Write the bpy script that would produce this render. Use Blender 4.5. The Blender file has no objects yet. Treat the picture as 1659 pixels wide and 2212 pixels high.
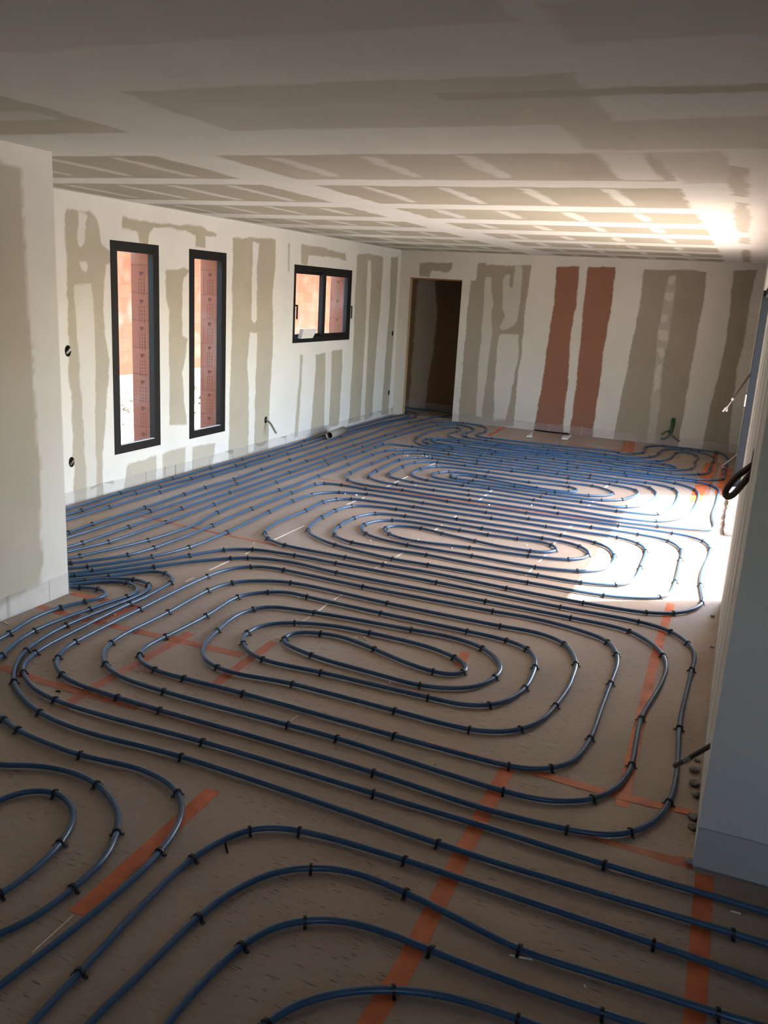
import bpy, bmesh, math, random
import numpy as np
from mathutils import Vector, Matrix

# ------------------------------------------------------------------ camera, sky, sun, exposure
SC = bpy.context.scene
COL = SC.collection
F_PX, PAN, TILT, ROLL, CAM_H = 1855.4938, -0.382548635, 0.250456113, 0.0568157498, 1.87435478
CX, CY = 829.5, 1106.0
cp, sp, ct, st = math.cos(PAN), math.sin(PAN), math.cos(TILT), math.sin(TILT)
V_F = np.array([sp*ct, cp*ct, -st]); V_R0 = np.array([cp, -sp, 0.0]); V_U0 = np.cross(V_R0, V_F)
V_R = V_R0*math.cos(ROLL) + V_U0*math.sin(ROLL); V_U = -V_R0*math.sin(ROLL) + V_U0*math.cos(ROLL)
cam_d = bpy.data.cameras.new('camera'); cam = bpy.data.objects.new('camera', cam_d); COL.objects.link(cam)
cam_d.sensor_fit = 'HORIZONTAL'; cam_d.sensor_width = 36.0; cam_d.lens = 36.0*F_PX/1659.0
cam_d.clip_start = 0.05; cam_d.clip_end = 500
M = Matrix(((V_R[0], V_U[0], -V_F[0], 0), (V_R[1], V_U[1], -V_F[1], 0), (V_R[2], V_U[2], -V_F[2], CAM_H), (0, 0, 0, 1)))
cam.matrix_world = M
SC.camera = cam

SUN_E, SKY_S, EXPO = 13.5, 1.15, 1.27
sun_d = bpy.data.lights.new('sun', 'SUN'); sun_d.energy = SUN_E; sun_d.angle = math.radians(0.6); sun_d.color = (1.0, 0.945, 0.87)
sun = bpy.data.objects.new('sun', sun_d); COL.objects.link(sun)
SD = Vector((-1.0, -0.62, -math.tan(math.radians(52.1))*math.hypot(1, .62))).normalized()
sun.rotation_euler = SD.to_track_quat('-Z', 'Y').to_euler()
W = bpy.data.worlds.new('sky'); SC.world = W; W.use_nodes = True
wn = W.node_tree.nodes; wn.clear(); wl = W.node_tree.links
sky = wn.new('ShaderNodeTexSky'); sky.sky_type = 'NISHITA'; sky.sun_disc = False
sky.sun_elevation = math.radians(52); sky.sun_rotation = math.atan2(1.0, 0.62); sky.dust_density = 2.0
bgn = wn.new('ShaderNodeBackground'); bgn.inputs['Strength'].default_value = SKY_S
wo = wn.new('ShaderNodeOutputWorld'); wl.new(sky.outputs[0], bgn.inputs['Color']); wl.new(bgn.outputs[0], wo.inputs['Surface'])
SC.view_settings.view_transform = 'Standard'; SC.view_settings.look = 'None'
SC.view_settings.exposure = EXPO; SC.view_settings.gamma = 1.0; SC.view_settings.use_curve_mapping = False

def portal(name, loc, size, rot):
    d = bpy.data.lights.new(name, 'AREA'); d.shape = 'RECTANGLE'; d.size, d.size_y = size
    d.cycles.is_portal = True
    o = bpy.data.objects.new(name, d); COL.objects.link(o); o.location = loc; o.rotation_euler = rot
portal('bay_portal', (0.56, 7.85, 1.05), (2.1, 4.0), (0, math.radians(90), 0))
portal('window_portal', (-5.36, 6.95, 1.25), (1.9, 1.9), (0, math.radians(-90), 0))
portal('window_portal', (-5.36, 10.07, 1.67), (1.0, 1.7), (0, math.radians(-90), 0))
portal('rear_portal', (1.6, -2.36, 1.55), (.9, .9), (math.radians(90), 0, 0))

# ------------------------------------------------------------------ room dimensions (metres)
XL, XR, YB, H = -5.04, 0.075, 12.636, 2.5

def at(px, py, axis, val):
    """where the sight line through a point of the photograph meets the plane axis = val"""
    d = V_F*F_PX + V_R*(px-CX) - V_U*(py-CY)
    t = (val - (CAM_H if axis == 2 else 0.0))/d[axis]
    return np.array([0, 0, CAM_H]) + d*t
def project(P):
    d = np.asarray(P, float) - np.array([0, 0, CAM_H]); z = d@V_F
    return np.stack([CX + F_PX*(d@V_R)/z, CY - F_PX*(d@V_U)/z], -1)

# ------------------------------------------------------------------ helpers
def tag(o, label=None, cat=None, group=None, kind=None):
    if label: o['label'] = label
    if cat: o['category'] = cat
    if group: o['group'] = group
    if kind: o['kind'] = kind
    return o
def link(name, me, mat, parent=None):
    o = bpy.data.objects.new(name, me); COL.objects.link(o)
    if mat is not None: me.materials.append(mat)
    if parent is not None: o.parent = parent
    return o
def empty(name, loc):
    o = bpy.data.objects.new(name, None); COL.objects.link(o); o.location = loc; o.empty_display_size = .05
    return o
class MB:
    def __init__(s): s.v = []; s.f = []; s.sm = []
    def add(s, vs, fs, smooth=False):
        n = len(s.v); s.v += [tuple(map(float, p)) for p in vs]; s.f += [tuple(i+n for i in f) for f in fs]; s.sm += [smooth]*len(fs)
    def box(s, lo, hi):
        (a, b, c), (d, e, g) = lo, hi
        s.add([(a,b,c),(d,b,c),(d,e,c),(a,e,c),(a,b,g),(d,b,g),(d,e,g),(a,e,g)],
              [(0,3,2,1),(4,5,6,7),(0,1,5,4),(1,2,6,5),(2,3,7,6),(3,0,4,7)])
    def tube(s, pts, r, n=10, cap=True, ry=None):
        P = [Vector(p) for p in pts]; m = len(P); up = Vector((0, 0, 1)); vs = []
        for i, p in enumerate(P):
            t = (P[min(i+1, m-1)] - P[max(i-1, 0)]).normalized()
            a = t.cross(up)
            if a.length < 1e-3: a = t.cross(Vector((0, 1, 0)))
            a.normalize(); b = a.cross(t).normalized()
            rr = r[i] if hasattr(r, '__len__') else r
            for k in range(n):
                th = 2*math.pi*k/n; vs.append(p + a*(rr*math.cos(th)) + b*((ry or rr)*math.sin(th)))
        fs = [(i*n+k, i*n+(k+1) % n, (i+1)*n+(k+1) % n, (i+1)*n+k) for i in range(m-1) for k in range(n)]
        if cap: fs += [tuple(reversed(range(n))), tuple(range((m-1)*n, m*n))]
        s.add(vs, fs, True)
    def build(s, name, mat, parent=None, bevel=0):
        me = bpy.data.meshes.new(name); me.from_pydata(s.v, [], s.f)
        me.polygons.foreach_set('use_smooth', s.sm); me.update()
        bm = bmesh.new(); bm.from_mesh(me); bmesh.ops.recalc_face_normals(bm, faces=bm.faces); bm.to_mesh(me); bm.free()
        o = link(name, me, mat, parent)
        if bevel:
            b = o.modifiers.new('bevel', 'BEVEL'); b.width = bevel; b.segments = 2; b.limit_method = 'ANGLE'
        return o
def place(o, base):
    """move an object's origin to base, keeping its geometry where it is (before parenting)"""
    base = Vector(base)
    o.data.transform(Matrix.Translation(-base)); o.location = base
    return o

# ------------------------------------------------------------------ materials
def mat(name, col, rough=.6, spec=.5, metal=0.0, noise=0.0, nscale=20, bump=0.0, bscale=60, stretch=(1, 1, 1)):
    m = bpy.data.materials.new(name); m.use_nodes = True; nt = m.node_tree; b = nt.nodes['Principled BSDF']
    b.inputs['Base Color'].default_value = (*col, 1); b.inputs['Roughness'].default_value = rough
    b.inputs['Metallic'].default_value = metal; b.inputs['Specular IOR Level'].default_value = spec
    tc = nt.nodes.new('ShaderNodeTexCoord'); mp = nt.nodes.new('ShaderNodeMapping'); mp.inputs['Scale'].default_value = stretch
    nt.links.new(tc.outputs['Object'], mp.inputs[0])
    n = nt.nodes.new('ShaderNodeTexNoise'); n.inputs['Scale'].default_value = nscale; n.inputs['Detail'].default_value = 5
    nt.links.new(mp.outputs[0], n.inputs['Vector'])
    mr = nt.nodes.new('ShaderNodeMapRange'); mr.inputs['From Min'].default_value = .3; mr.inputs['From Max'].default_value = .7
    mr.inputs['To Min'].default_value = 1-noise; mr.inputs['To Max'].default_value = 1+noise
    nt.links.new(n.outputs['Fac'], mr.inputs['Value'])
    vm = nt.nodes.new('ShaderNodeVectorMath'); vm.operation = 'SCALE'; vm.inputs[0].default_value = col
    nt.links.new(mr.outputs[0], vm.inputs['Scale']); nt.links.new(vm.outputs[0], b.inputs['Base Color'])
    if bump:
        n2 = nt.nodes.new('ShaderNodeTexNoise'); n2.inputs['Scale'].default_value = bscale; n2.inputs['Detail'].default_value = 4
        nt.links.new(mp.outputs[0], n2.inputs['Vector'])
        bp = nt.nodes.new('ShaderNodeBump'); bp.inputs['Strength'].default_value = bump; bp.inputs['Distance'].default_value = .01
        nt.links.new(n2.outputs['Fac'], bp.inputs['Height']); nt.links.new(bp.outputs[0], b.inputs['Normal'])
    m['src'] = vm.name
    return m
def glass(name, tint=(.93, .97, .96)):
    m = bpy.data.materials.new(name); m.use_nodes = True; nt = m.node_tree; nt.nodes.clear()
    tr = nt.nodes.new('ShaderNodeBsdfTransparent'); tr.inputs[0].default_value = (*tint, 1)
    gl = nt.nodes.new('ShaderNodeBsdfGlossy'); gl.inputs['Roughness'].default_value = .01
    lw_ = nt.nodes.new('ShaderNodeLayerWeight'); lw_.inputs['Blend'].default_value = .5
    pw = nt.nodes.new('ShaderNodeMath'); pw.operation = 'POWER'; pw.inputs[1].default_value = 4.0; nt.links.new(lw_.outputs['Facing'], pw.inputs[0])
    fr = nt.nodes.new('ShaderNodeMath'); fr.operation = 'MULTIPLY_ADD'; fr.inputs[1].default_value = .6; fr.inputs[2].default_value = .03; nt.links.new(pw.outputs[0], fr.inputs[0])
    mx = nt.nodes.new('ShaderNodeMixShader'); o = nt.nodes.new('ShaderNodeOutputMaterial')
    nt.links.new(fr.outputs[0], mx.inputs[0]); nt.links.new(tr.outputs[0], mx.inputs[1]); nt.links.new(gl.outputs[0], mx.inputs[2])
    nt.links.new(mx.outputs[0], o.inputs[0])
    return m
BOARD = (.40, .365, .29); PLASTER = (.70, .70, .672); PINK = (.25, .115, .075)
def board_material(name, board=BOARD, plaster=PLASTER):
    """plasterboard with filler: the mesh carries where filler was trowelled on ('filler') and where the board is the pink kind"""
    m = bpy.data.materials.new(name); m.use_nodes = True; nt = m.node_tree; b = nt.nodes['Principled BSDF']; L = nt.links.new
    b.inputs['Roughness'].default_value = .85; b.inputs['Specular IOR Level'].default_value = .25
    a = nt.nodes.new('ShaderNodeAttribute'); a.attribute_name = 'filler'
    p = nt.nodes.new('ShaderNodeAttribute'); p.attribute_name = 'pink'
    tc = nt.nodes.new('ShaderNodeTexCoord')
    n = nt.nodes.new('ShaderNodeTexNoise'); n.inputs['Scale'].default_value = 3.0; n.inputs['Detail'].default_value = 6
    L(tc.outputs['Object'], n.inputs['Vector'])
    def scaled(col, lo, hi):
        mr = nt.nodes.new('ShaderNodeMapRange'); mr.inputs['From Min'].default_value = .3; mr.inputs['From Max'].default_value = .7
        mr.inputs['To Min'].default_value = lo; mr.inputs['To Max'].default_value = hi; L(n.outputs['Fac'], mr.inputs['Value'])
        v = nt.nodes.new('ShaderNodeVectorMath'); v.operation = 'SCALE'; L(mr.outputs[0], v.inputs['Scale'])
        if isinstance(col, tuple): v.inputs[0].default_value = col
        else: L(col, v.inputs[0])
        return v.outputs[0]
    m1 = nt.nodes.new('ShaderNodeMix'); m1.data_type = 'RGBA'; m1.inputs[6].default_value = (*board, 1); m1.inputs[7].default_value = (*PINK, 1)
    L(p.outputs['Fac'], m1.inputs[0])
    m2 = nt.nodes.new('ShaderNodeMix'); m2.data_type = 'RGBA'; L(a.outputs['Fac'], m2.inputs[0])
    L(scaled(m1.outputs[2], .95, 1.05), m2.inputs[6]); L(scaled(plaster, .965, 1.035), m2.inputs[7])
    L(m2.outputs[2], b.inputs['Base Color'])
    bp = nt.nodes.new('ShaderNodeBump'); bp.inputs['Strength'].default_value = .25; bp.inputs['Distance'].default_value = .004
    L(a.outputs['Fac'], bp.inputs['Height']); L(bp.outputs[0], b.inputs['Normal'])
    return m
M_WALL = board_material('filled_plasterboard')
M_CEIL = board_material('filled_ceiling_board')
M_PLAIN = mat('filler_white', PLASTER, .85, .25, noise=.03, nscale=3)
M_BOARD = mat('bare_plasterboard', BOARD, .85, .25, noise=.04, nscale=3)
M_FRAME = mat('black_aluminium', (.009, .009, .0095), .5, .25, noise=.05)
M_FRAME2 = mat('anthracite_aluminium', (.012, .014, .016), .7, .12, noise=.05)
M_GLASS = glass('window_glass')
M_PIPE = mat('blue_pipe_plastic', (.036, .092, .182), .32, .5, noise=.06, nscale=30)
M_STAPLE = mat('black_staple_plastic', (.008, .008, .008), .4, .5)
M_STRIP = mat('edge_strip_film', (.62, .60, .58), .5, .4, noise=.03, nscale=8)
M_CONDUIT = mat('dark_corrugated_conduit', (.065, .048, .036), .5, .5, noise=.1, nscale=40)
M_GREEN = mat('green_conduit', (.01, .05, .012), .45, .5)
M_GREYPVC = mat('grey_pvc', (.22, .21, .18), .45, .5, noise=.05)
M_DARK = mat('dark_cavity', (.01, .008, .007), .9, .1)
M_WIRE = mat('white_wire', (.8, .8, .8), .35, .5)
M_PAPER = mat('white_paper', (.75, .74, .72), .8, .3, noise=.02)
M_FOAM = mat('grey_foam', (.34, .32, .29), .9, .2, noise=.3, nscale=60, bump=.6)
M_JOINT = mat('pale_joint', (.85, .80, .74), .7, .3, noise=.1)
M_JAMB = mat('raw_board_edge', (.46, .33, .19), .85, .2, noise=.15, nscale=25)
M_JAMB2 = mat('raw_timber_edge', (.22, .10, .04), .85, .2, noise=.3, nscale=30)
M_INSUL = mat('grey_reveal_lining', (.11, .108, .11), .7, .3, noise=.05)
M_CRUMB = mat('white_crumb', (.85, .84, .8), .8, .3)
M_CONC = mat('pale_concrete', (.45, .43, .40), .9, .2, noise=.2, nscale=6)

def brick_material():
    m = bpy.data.materials.new('orange_hollow_brick'); m.use_nodes = True; nt = m.node_tree; b = nt.nodes['Principled BSDF']; L = nt.links.new
    b.inputs['Roughness'].default_value = .9; b.inputs['Specular IOR Level'].default_value = .2
    tc = nt.nodes.new('ShaderNodeTexCoord'); sep = nt.nodes.new('ShaderNodeSeparateXYZ'); L(tc.outputs['Object'], sep.inputs[0])
    ad = nt.nodes.new('ShaderNodeMath'); ad.operation = 'ADD'; L(sep.outputs[0], ad.inputs[0]); L(sep.outputs[1], ad.inputs[1])
    cb = nt.nodes.new('ShaderNodeCombineXYZ'); L(ad.outputs[0], cb.inputs[0]); L(sep.outputs[2], cb.inputs[1])
    br = nt.nodes.new('ShaderNodeTexBrick'); L(cb.outputs[0], br.inputs['Vector'])
    br.inputs['Scale'].default_value = 1; br.inputs['Brick Width'].default_value = .5; br.inputs['Row Height'].default_value = .249
    br.inputs['Mortar Size'].default_value = .004; br.inputs['Mortar Smooth'].default_value = .3
    br.inputs['Color1'].default_value = (.30, .105, .06, 1); br.inputs['Color2'].default_value = (.35, .135, .085, 1); br.inputs['Mortar'].default_value = (.2, .08, .05, 1)
    n = nt.nodes.new('ShaderNodeTexNoise'); n.inputs['Scale'].default_value = 2.2; n.inputs['Detail'].default_value = 8; L(tc.outputs['Object'], n.inputs['Vector'])
    mr = nt.nodes.new('ShaderNodeMapRange'); mr.inputs['From Min'].default_value = .52; mr.inputs['From Max'].default_value = .75; mr.inputs['To Max'].default_value = .6
    L(n.outputs['Fac'], mr.inputs['Value'])
    mx = nt.nodes.new('ShaderNodeMix'); mx.data_type = 'RGBA'; mx.inputs[7].default_value = (.42, .27, .22, 1)
    L(mr.outputs[0], mx.inputs[0]); L(br.outputs['Color'], mx.inputs[6]); L(mx.outputs[2], b.inputs['Base Color'])
    return m
M_BRICK = brick_material()

def floor_material():
    m = bpy.data.materials.new('brown_floor_board'); m.use_nodes = True; nt = m.node_tree; b = nt.nodes['Principled BSDF']; L = nt.links.new
    b.inputs['Roughness'].default_value = .5; b.inputs['Specular IOR Level'].default_value = .45
    tc = nt.nodes.new('ShaderNodeTexCoord')
    def noise(scale, stretch=(1, 1, 1), detail=4, rough=.5):
        mp = nt.nodes.new('ShaderNodeMapping'); mp.inputs['Scale'].default_value = stretch; L(tc.outputs['Object'], mp.inputs[0])
        n = nt.nodes.new('ShaderNodeTexNoise'); n.inputs['Scale'].default_value = scale; n.inputs['Detail'].default_value = detail
        n.inputs['Roughness'].default_value = rough; L(mp.outputs[0], n.inputs['Vector']); return n.outputs['Fac']
    def rng(v, a, c, lo, hi):
        r = nt.nodes.new('ShaderNodeMapRange'); r.inputs['From Min'].default_value = a; r.inputs['From Max'].default_value = c
        r.inputs['To Min'].default_value = lo; r.inputs['To Max'].default_value = hi; L(v, r.inputs['Value']); return r.outputs[0]
    def mul(a, c):
        k = nt.nodes.new('ShaderNodeMath'); k.operation = 'MULTIPLY'; L(a, k.inputs[0])
        if hasattr(c, 'is_linked'): L(c, k.inputs[1])
        else: k.inputs[1].default_value = c
        return k.outputs[0]
    dash = rng(noise(1.0, (18, 130, 1), 1, .4), .66, .71, 0, 1)      # short dark nicks running across the boards
    patch = rng(noise(1.6), .38, .55, 0, 1)
    dash = mul(dash, patch)
    # small printed crosses on a 12 cm grid
    sx = nt.nodes.new('ShaderNodeSeparateXYZ'); L(tc.outputs['Object'], sx.inputs[0])
    def math_(op, a, c=None):
        k = nt.nodes.new('ShaderNodeMath'); k.operation = op
        for i_, v_ in enumerate((a, c)):
            if v_ is None: continue
            if isinstance(v_, (int, float)): k.inputs[i_].default_value = v_
            else: L(v_, k.inputs[i_])
        return k.outputs[0]
    ax_ = math_('ABSOLUTE', math_('SUBTRACT', math_('PINGPONG', sx.outputs[0], .06), .03)); ay_ = math_('ABSOLUTE', math_('SUBTRACT', math_('PINGPONG', sx.outputs[1], .06), .03))
    cross = math_('MAXIMUM', math_('MULTIPLY', math_('LESS_THAN', ax_, .0009), math_('LESS_THAN', ay_, .009)), math_('MULTIPLY', math_('LESS_THAN', ay_, .0011), math_('LESS_THAN', ax_, .011)))
    cross = math_('MULTIPLY', cross, rng(noise(5.0), .5, .62, 0, .45))
    dash = math_('MAXIMUM', dash, cross)
    fibre = rng(noise(1.0, (14, 60, 1), 3), .25, .75, .93, 1.06)
    cloud = rng(noise(1.1, detail=6), .3, .7, .90, 1.10)
    tone = mul(fibre, cloud)
    v = nt.nodes.new('ShaderNodeVectorMath'); v.operation = 'SCALE'; v.inputs[0].default_value = (.36, .275, .215); L(tone, v.inputs['Scale'])
    mx = nt.nodes.new('ShaderNodeMix'); mx.data_type = 'RGBA'; mx.inputs[7].default_value = (.07, .045, .035, 1)
    L(mul(dash, .75), mx.inputs[0]); L(v.outputs[0], mx.inputs[6]); L(mx.outputs[2], b.inputs['Base Color'])
    L(rng(noise(2.0), .3, .7, .42, .58), b.inputs['Roughness'])
    bp = nt.nodes.new('ShaderNodeBump'); bp.inputs['Strength'].default_value = .12; bp.inputs['Distance'].default_value = .002
    L(noise(90), bp.inputs['Height']); L(bp.outputs[0], b.inputs['Normal'])
    return m
M_FLOOR = floor_material()

def tape_material(name, strength):
    m = bpy.data.materials.new(name); m.use_nodes = True; nt = m.node_tree; b = nt.nodes['Principled BSDF']; L = nt.links.new
    b.inputs['Base Color'].default_value = (.78, .19, .065, 1); b.inputs['Roughness'].default_value = .4
    tc = nt.nodes.new('ShaderNodeTexCoord'); n = nt.nodes.new('ShaderNodeTexNoise'); n.inputs['Scale'].default_value = 9; n.inputs['Detail'].default_value = 6
    L(tc.outputs['Object'], n.inputs['Vector'])
    mr = nt.nodes.new('ShaderNodeMapRange'); mr.inputs['From Min'].default_value = .3; mr.inputs['From Max'].default_value = .7
    mr.inputs['To Min'].default_value = strength*.7; mr.inputs['To Max'].default_value = min(1, strength*1.25)
    L(n.outputs['Fac'], mr.inputs['Value']); L(mr.outputs[0], b.inputs['Alpha'])
    return m
M_TAPE = tape_material('orange_tape', .70); M_SPRAY = tape_material('faded_orange_marking', .36); M_SPRAY2 = tape_material('faint_orange_marking', .16)

def ground_material():
    m = mat('gravel_and_sand', (.20, .175, .145), .95, .1, noise=.4, nscale=14, bump=.5)
    return m
M_GROUND = ground_material(); M_SAND = mat('pale_sand', (.48, .42, .33), .95, .1, noise=.12, nscale=20)

# ------------------------------------------------------------------ painted boards: filler pattern of walls and ceiling
TILES = dict(z=(0,300,.33755), U=(120,400,.18083), V=(120,740,.18083), W=(450,400,.36166), X=(1050,500,.36709), Y=(860,560,.18083), Z=(1350,550,.2486), P=(0,0,1))
def outline(s, axis, val, keep):
    out = []; t = 'P'
    for w in s.split():
        if w in TILES: t = w; continue
        x, y = w.split(','); x0, y0, k = TILES[t]
        p = at(x0+k*float(x), y0+k*float(y), axis, val); out.append((p[keep[0]], p[keep[1]]))
    return np.array(out)
RS = np.random.RandomState(7); HASH = RS.rand(256, 256)
def vnoise(x, y):
    xi = np.floor(x).astype(int); yi = np.floor(y).astype(int); fx = x-xi; fy = y-yi; fx = fx*fx*(3-2*fx); fy = fy*fy*(3-2*fy)
    h = lambda a, b: HASH[a % 256, b % 256]
    return (h(xi, yi)*(1-fx)+h(xi+1, yi)*fx)*(1-fy) + (h(xi, yi+1)*(1-fx)+h(xi+1, yi+1)*fx)*fy - .5
def inside(px, py, poly):
    r = np.zeros(px.shape, bool); n = len(poly)
    for i in range(n):
        x0, y0 = poly[i]; x1, y1 = poly[(i+1) % n]
        c = ((y0 > py) != (y1 > py)); r ^= c & (px < (x1-x0)*(py-y0)/((y1-y0) if y1 != y0 else 1e-9)+x0)
    return r
def panel(name, us, vs, to3d, ops, material, wob=.014, holes=(), base=1.0, label=None):
    """one wall or ceiling face as a fine grid whose vertices carry the filler pattern; ops = (polygon, filler, pink)"""
    U_, V_ = np.meshgrid(us, vs, indexing='ij')
    fil = np.zeros(U_.shape); pk = np.zeros(U_.shape); du = np.median(np.diff(us))*.25; dv = np.median(np.diff(vs))*.25
    for sx, sy in ((-du, -dv), (du, -dv), (-du, dv), (du, dv)):
        X = U_+sx; Yv = V_+sy
        wx = X + wob*(vnoise(X*9+3, Yv*7)*1.3 + vnoise(X*33, Yv*29+9)*.7); wy = Yv + wob*(vnoise(X*7+50, Yv*9+50)*1.3 + vnoise(X*31+80, Yv*35)*.7)
        f = np.full(U_.shape, base); p = np.zeros(U_.shape)
        for poly, fv, pv in ops:
            a, b_ = poly.min(0)-.05, poly.max(0)+.05
            sel = (wx > a[0]) & (wx < b_[0]) & (wy > a[1]) & (wy < b_[1])
            ins = np.zeros(U_.shape, bool); ins[sel] = inside(wx[sel], wy[sel], poly)
            f[ins] = fv
            if pv is not None: p[ins] = pv
        fil += f*.25; pk += p*.25
    fil += vnoise(U_*2.3, V_*1.7)*.10*fil
    P = to3d(U_.ravel(), V_.ravel()); nu, nv = len(us), len(vs)
    I = np.arange(nu*nv).reshape(nu, nv); q = np.stack([I[:-1, :-1], I[1:, :-1], I[1:, 1:], I[:-1, 1:]], -1)
    uc = (us[:-1]+us[1:])/2; vc = (vs[:-1]+vs[1:])/2; UC, VC = np.meshgrid(uc, vc, indexing='ij'); ok = np.ones(UC.shape, bool)
    for u0, u1, v0, v1 in holes: ok &= ~((UC > u0) & (UC < u1) & (VC > v0) & (VC < v1))
    me = bpy.data.meshes.new(name); me.from_pydata(P.tolist(), [], q[ok].reshape(-1, 4).tolist()); me.update()
    for nm, dat in (('filler', fil), ('pink', pk)):
        at_ = me.attributes.new(nm, 'FLOAT', 'POINT'); at_.data.foreach_set('value', np.clip(dat, 0, 1.1).ravel().astype(np.float32))
    o = link(name, me, material); tag(o, label, kind='structure')
    return o
def axisgrid(a, b, step, extra=()):
    g = np.linspace(a, b, int(round((b-a)/step))+1); g = [v for v in g if all(abs(v-e) > step*.45 for e in extra) or v in (a, b)]
    return np.array(sorted(set(list(g)+list(extra))))

# ------------------------------------------------------------------ left wall (windows 1 to 3 cut out)
W1 = (6.046, 6.700, .340, 2.170); W2 = (7.169, 7.815, .333, 2.169); W3 = (9.270, 10.883, 1.217, 2.130)
lw = lambda s: outline(s, 0, XL, (1, 2))
LOPS = [
 (lw("U 130,285 400,310 470,380 510,470 550,700 650,800 665,940 600,960 580,1150 575,1500 590,1800 V 640,200 590,1100 555,1330 575,1830 230,1960 205,1200 190,600 145,450 U 155,1870 150,1400 125,1300 140,1100 110,600 105,350"), .12, 0),
 (lw("U 275,310 350,320 370,370 350,450 350,650 310,735 270,700 260,600"), .85, 0),
 (lw("U 290,920 370,910 400,970 370,1030 310,990"), .85, 0),
 (lw("U 220,1190 430,1190 440,1300 460,1500 475,1990 V 480,400 475,800 485,1180 490,1900 370,1940 340,1000 290,450 270,100 U 235,1450 220,1300"), .75, 0),
 (lw("z 785,495 900,520 1050,545 1280,555 1330,590 1390,610 1385,630 1310,625 1310,700 1250,695 1250,620 1150,580 980,560 955,600 950,680 895,665 880,600 830,580 785,575"), .05, 0),
 (lw("z 1060,840 1180,825 1215,850 1170,900 1165,1260 1200,1280 1185,1400 1165,1500 1195,1830 1085,1830 1085,1600 1080,1100 1060,1010"), .08, 0),
 (lw("P 273,1004 300,995 337,984 395,966 465,957 462,985 458,1010 266,1064"), .18, 0),
 (lw("P 337,982 351,980 350,1040 336,1044"), .9, 0), (lw("P 401,962 416,958 416,1020 400,1026"), .9, 0),
 (lw("W 145,310 380,320 405,330 400,500 385,640 385,1000 370,1200 358,1580 120,1640 130,1200 140,900 145,500"), .05, 0),
 (lw("W 270,340 305,350 300,400 290,500 290,800 275,825 255,800 260,600 265,400"), .9, 0),
 (lw("W 250,880 290,880 290,950 282,1150 275,1590 240,1600 240,1200 232,1050"), .9, 0),
 (lw("W 475,350 490,350 485,520 475,520"), .3, 0), (lw("W 545,1010 565,1010 555,1200 535,1500 512,1510 530,1300 545,1100"), .15, 0),
 (lw("W 555,355 700,375 720,390 820,405 825,455 770,435 600,420 590,480 555,470"), .05, 0),
 (lw("W 640,1015 700,1000 800,980 800,1100 780,1430 612,1480 625,1300 640,1100"), .05, 0),
 (lw("W 700,1000 735,990 735,1100 720,1450 693,1460"), .85, 0),
 (lw("W 890,410 960,410 1045,430 1030,700 1010,900 975,1390 838,1425 865,1000 880,600"), .05, 0),
 (lw("W 952,450 970,450 972,600 960,800 932,1400 908,1405 925,1100 940,850"), .85, 0),
 (lw("W 1090,430 1135,430 1120,700 1075,1370 1033,1375 1060,1000 1085,700"), .08, 0)]
LW_EX = [W1[0], W1[1], W2[0], W2[1], W3[0], W3[1]]; LW_EZ = [W1[2], W2[2], W1[3], W2[3], W3[2], W3[3]]
yg = axisgrid(3.6, YB, .0125, LW_EX); zg = axisgrid(0, H, .0125, sorted(set(LW_EZ)))
wall_left = panel('wall_left', yg, zg, lambda u, v: np.stack([np.full(u.shape, XL), u, v], -1), LOPS, M_WALL,
                  holes=[(a, b, c, d) for a, b, c, d in (W1, W2, W3)], label='long plasterboard wall with three black windows and white filler bands')
def ring_wall(name, x0, x1, y0, y1, z0, z1, holes, material, label, parent=None):
    mb = MB(); hs = sorted(holes); y = y0
    for a, b, c, d in hs:
        mb.box((x0, y, z0), (x1, a, z1)); mb.box((x0, a, z0), (x1, b, c)); mb.box((x0, a, d), (x1, b, z1)); y = b
    mb.box((x0, y, z0), (x1, y1, z1))
    return tag(mb.build(name, material, parent), label, kind='structure')
ring_wall('wall_left_lining', -5.15, -5.041, 3.6, YB+.1, 0, 2.5, (W1, W2, W3), M_INSUL, 'grey lining inside the long left wall')
ring_wall('wall_left_brick', -5.35, -5.151, 3.6, YB+.1, -.3, 2.75, (W1, W2, W3), M_BRICK, 'orange hollow brick outer wall seen in the window reveals')
# slots of the hollow bricks, showing in the far reveals of the windows
for (a, b, c, d), offs in ((W1, 0.0), (W2, .03), (W3, .05)):
    mb = MB(); z = .42+offs
    while z < d-.1:
        if z > c+.03:
            mb.add([(-5.258, b-.0012, z+.016), (-5.212, b-.0012, z+.016), (-5.218, b-.0012, z-.012), (-5.230, b-.0012, z+.004), (-5.240, b-.0012, z-.028), (-5.254, b-.0012, z-.004)], [(0, 1, 2, 3), (0, 3, 4, 5)])
            for xx in (-5.262, -5.235, -5.205):
                for q in range(5): mb.box((xx-.0022, b-.0020, z-.06-q*.032), (xx+.0022, b-.0008, z-.045-q*.032))
        z += .249
    tag(mb.build('wall_left_brick_slots', mat('brick_slot', (.16, .06, .04), .9, .1)), 'dark slots in the hollow brick reveal', kind='structure')

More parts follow.
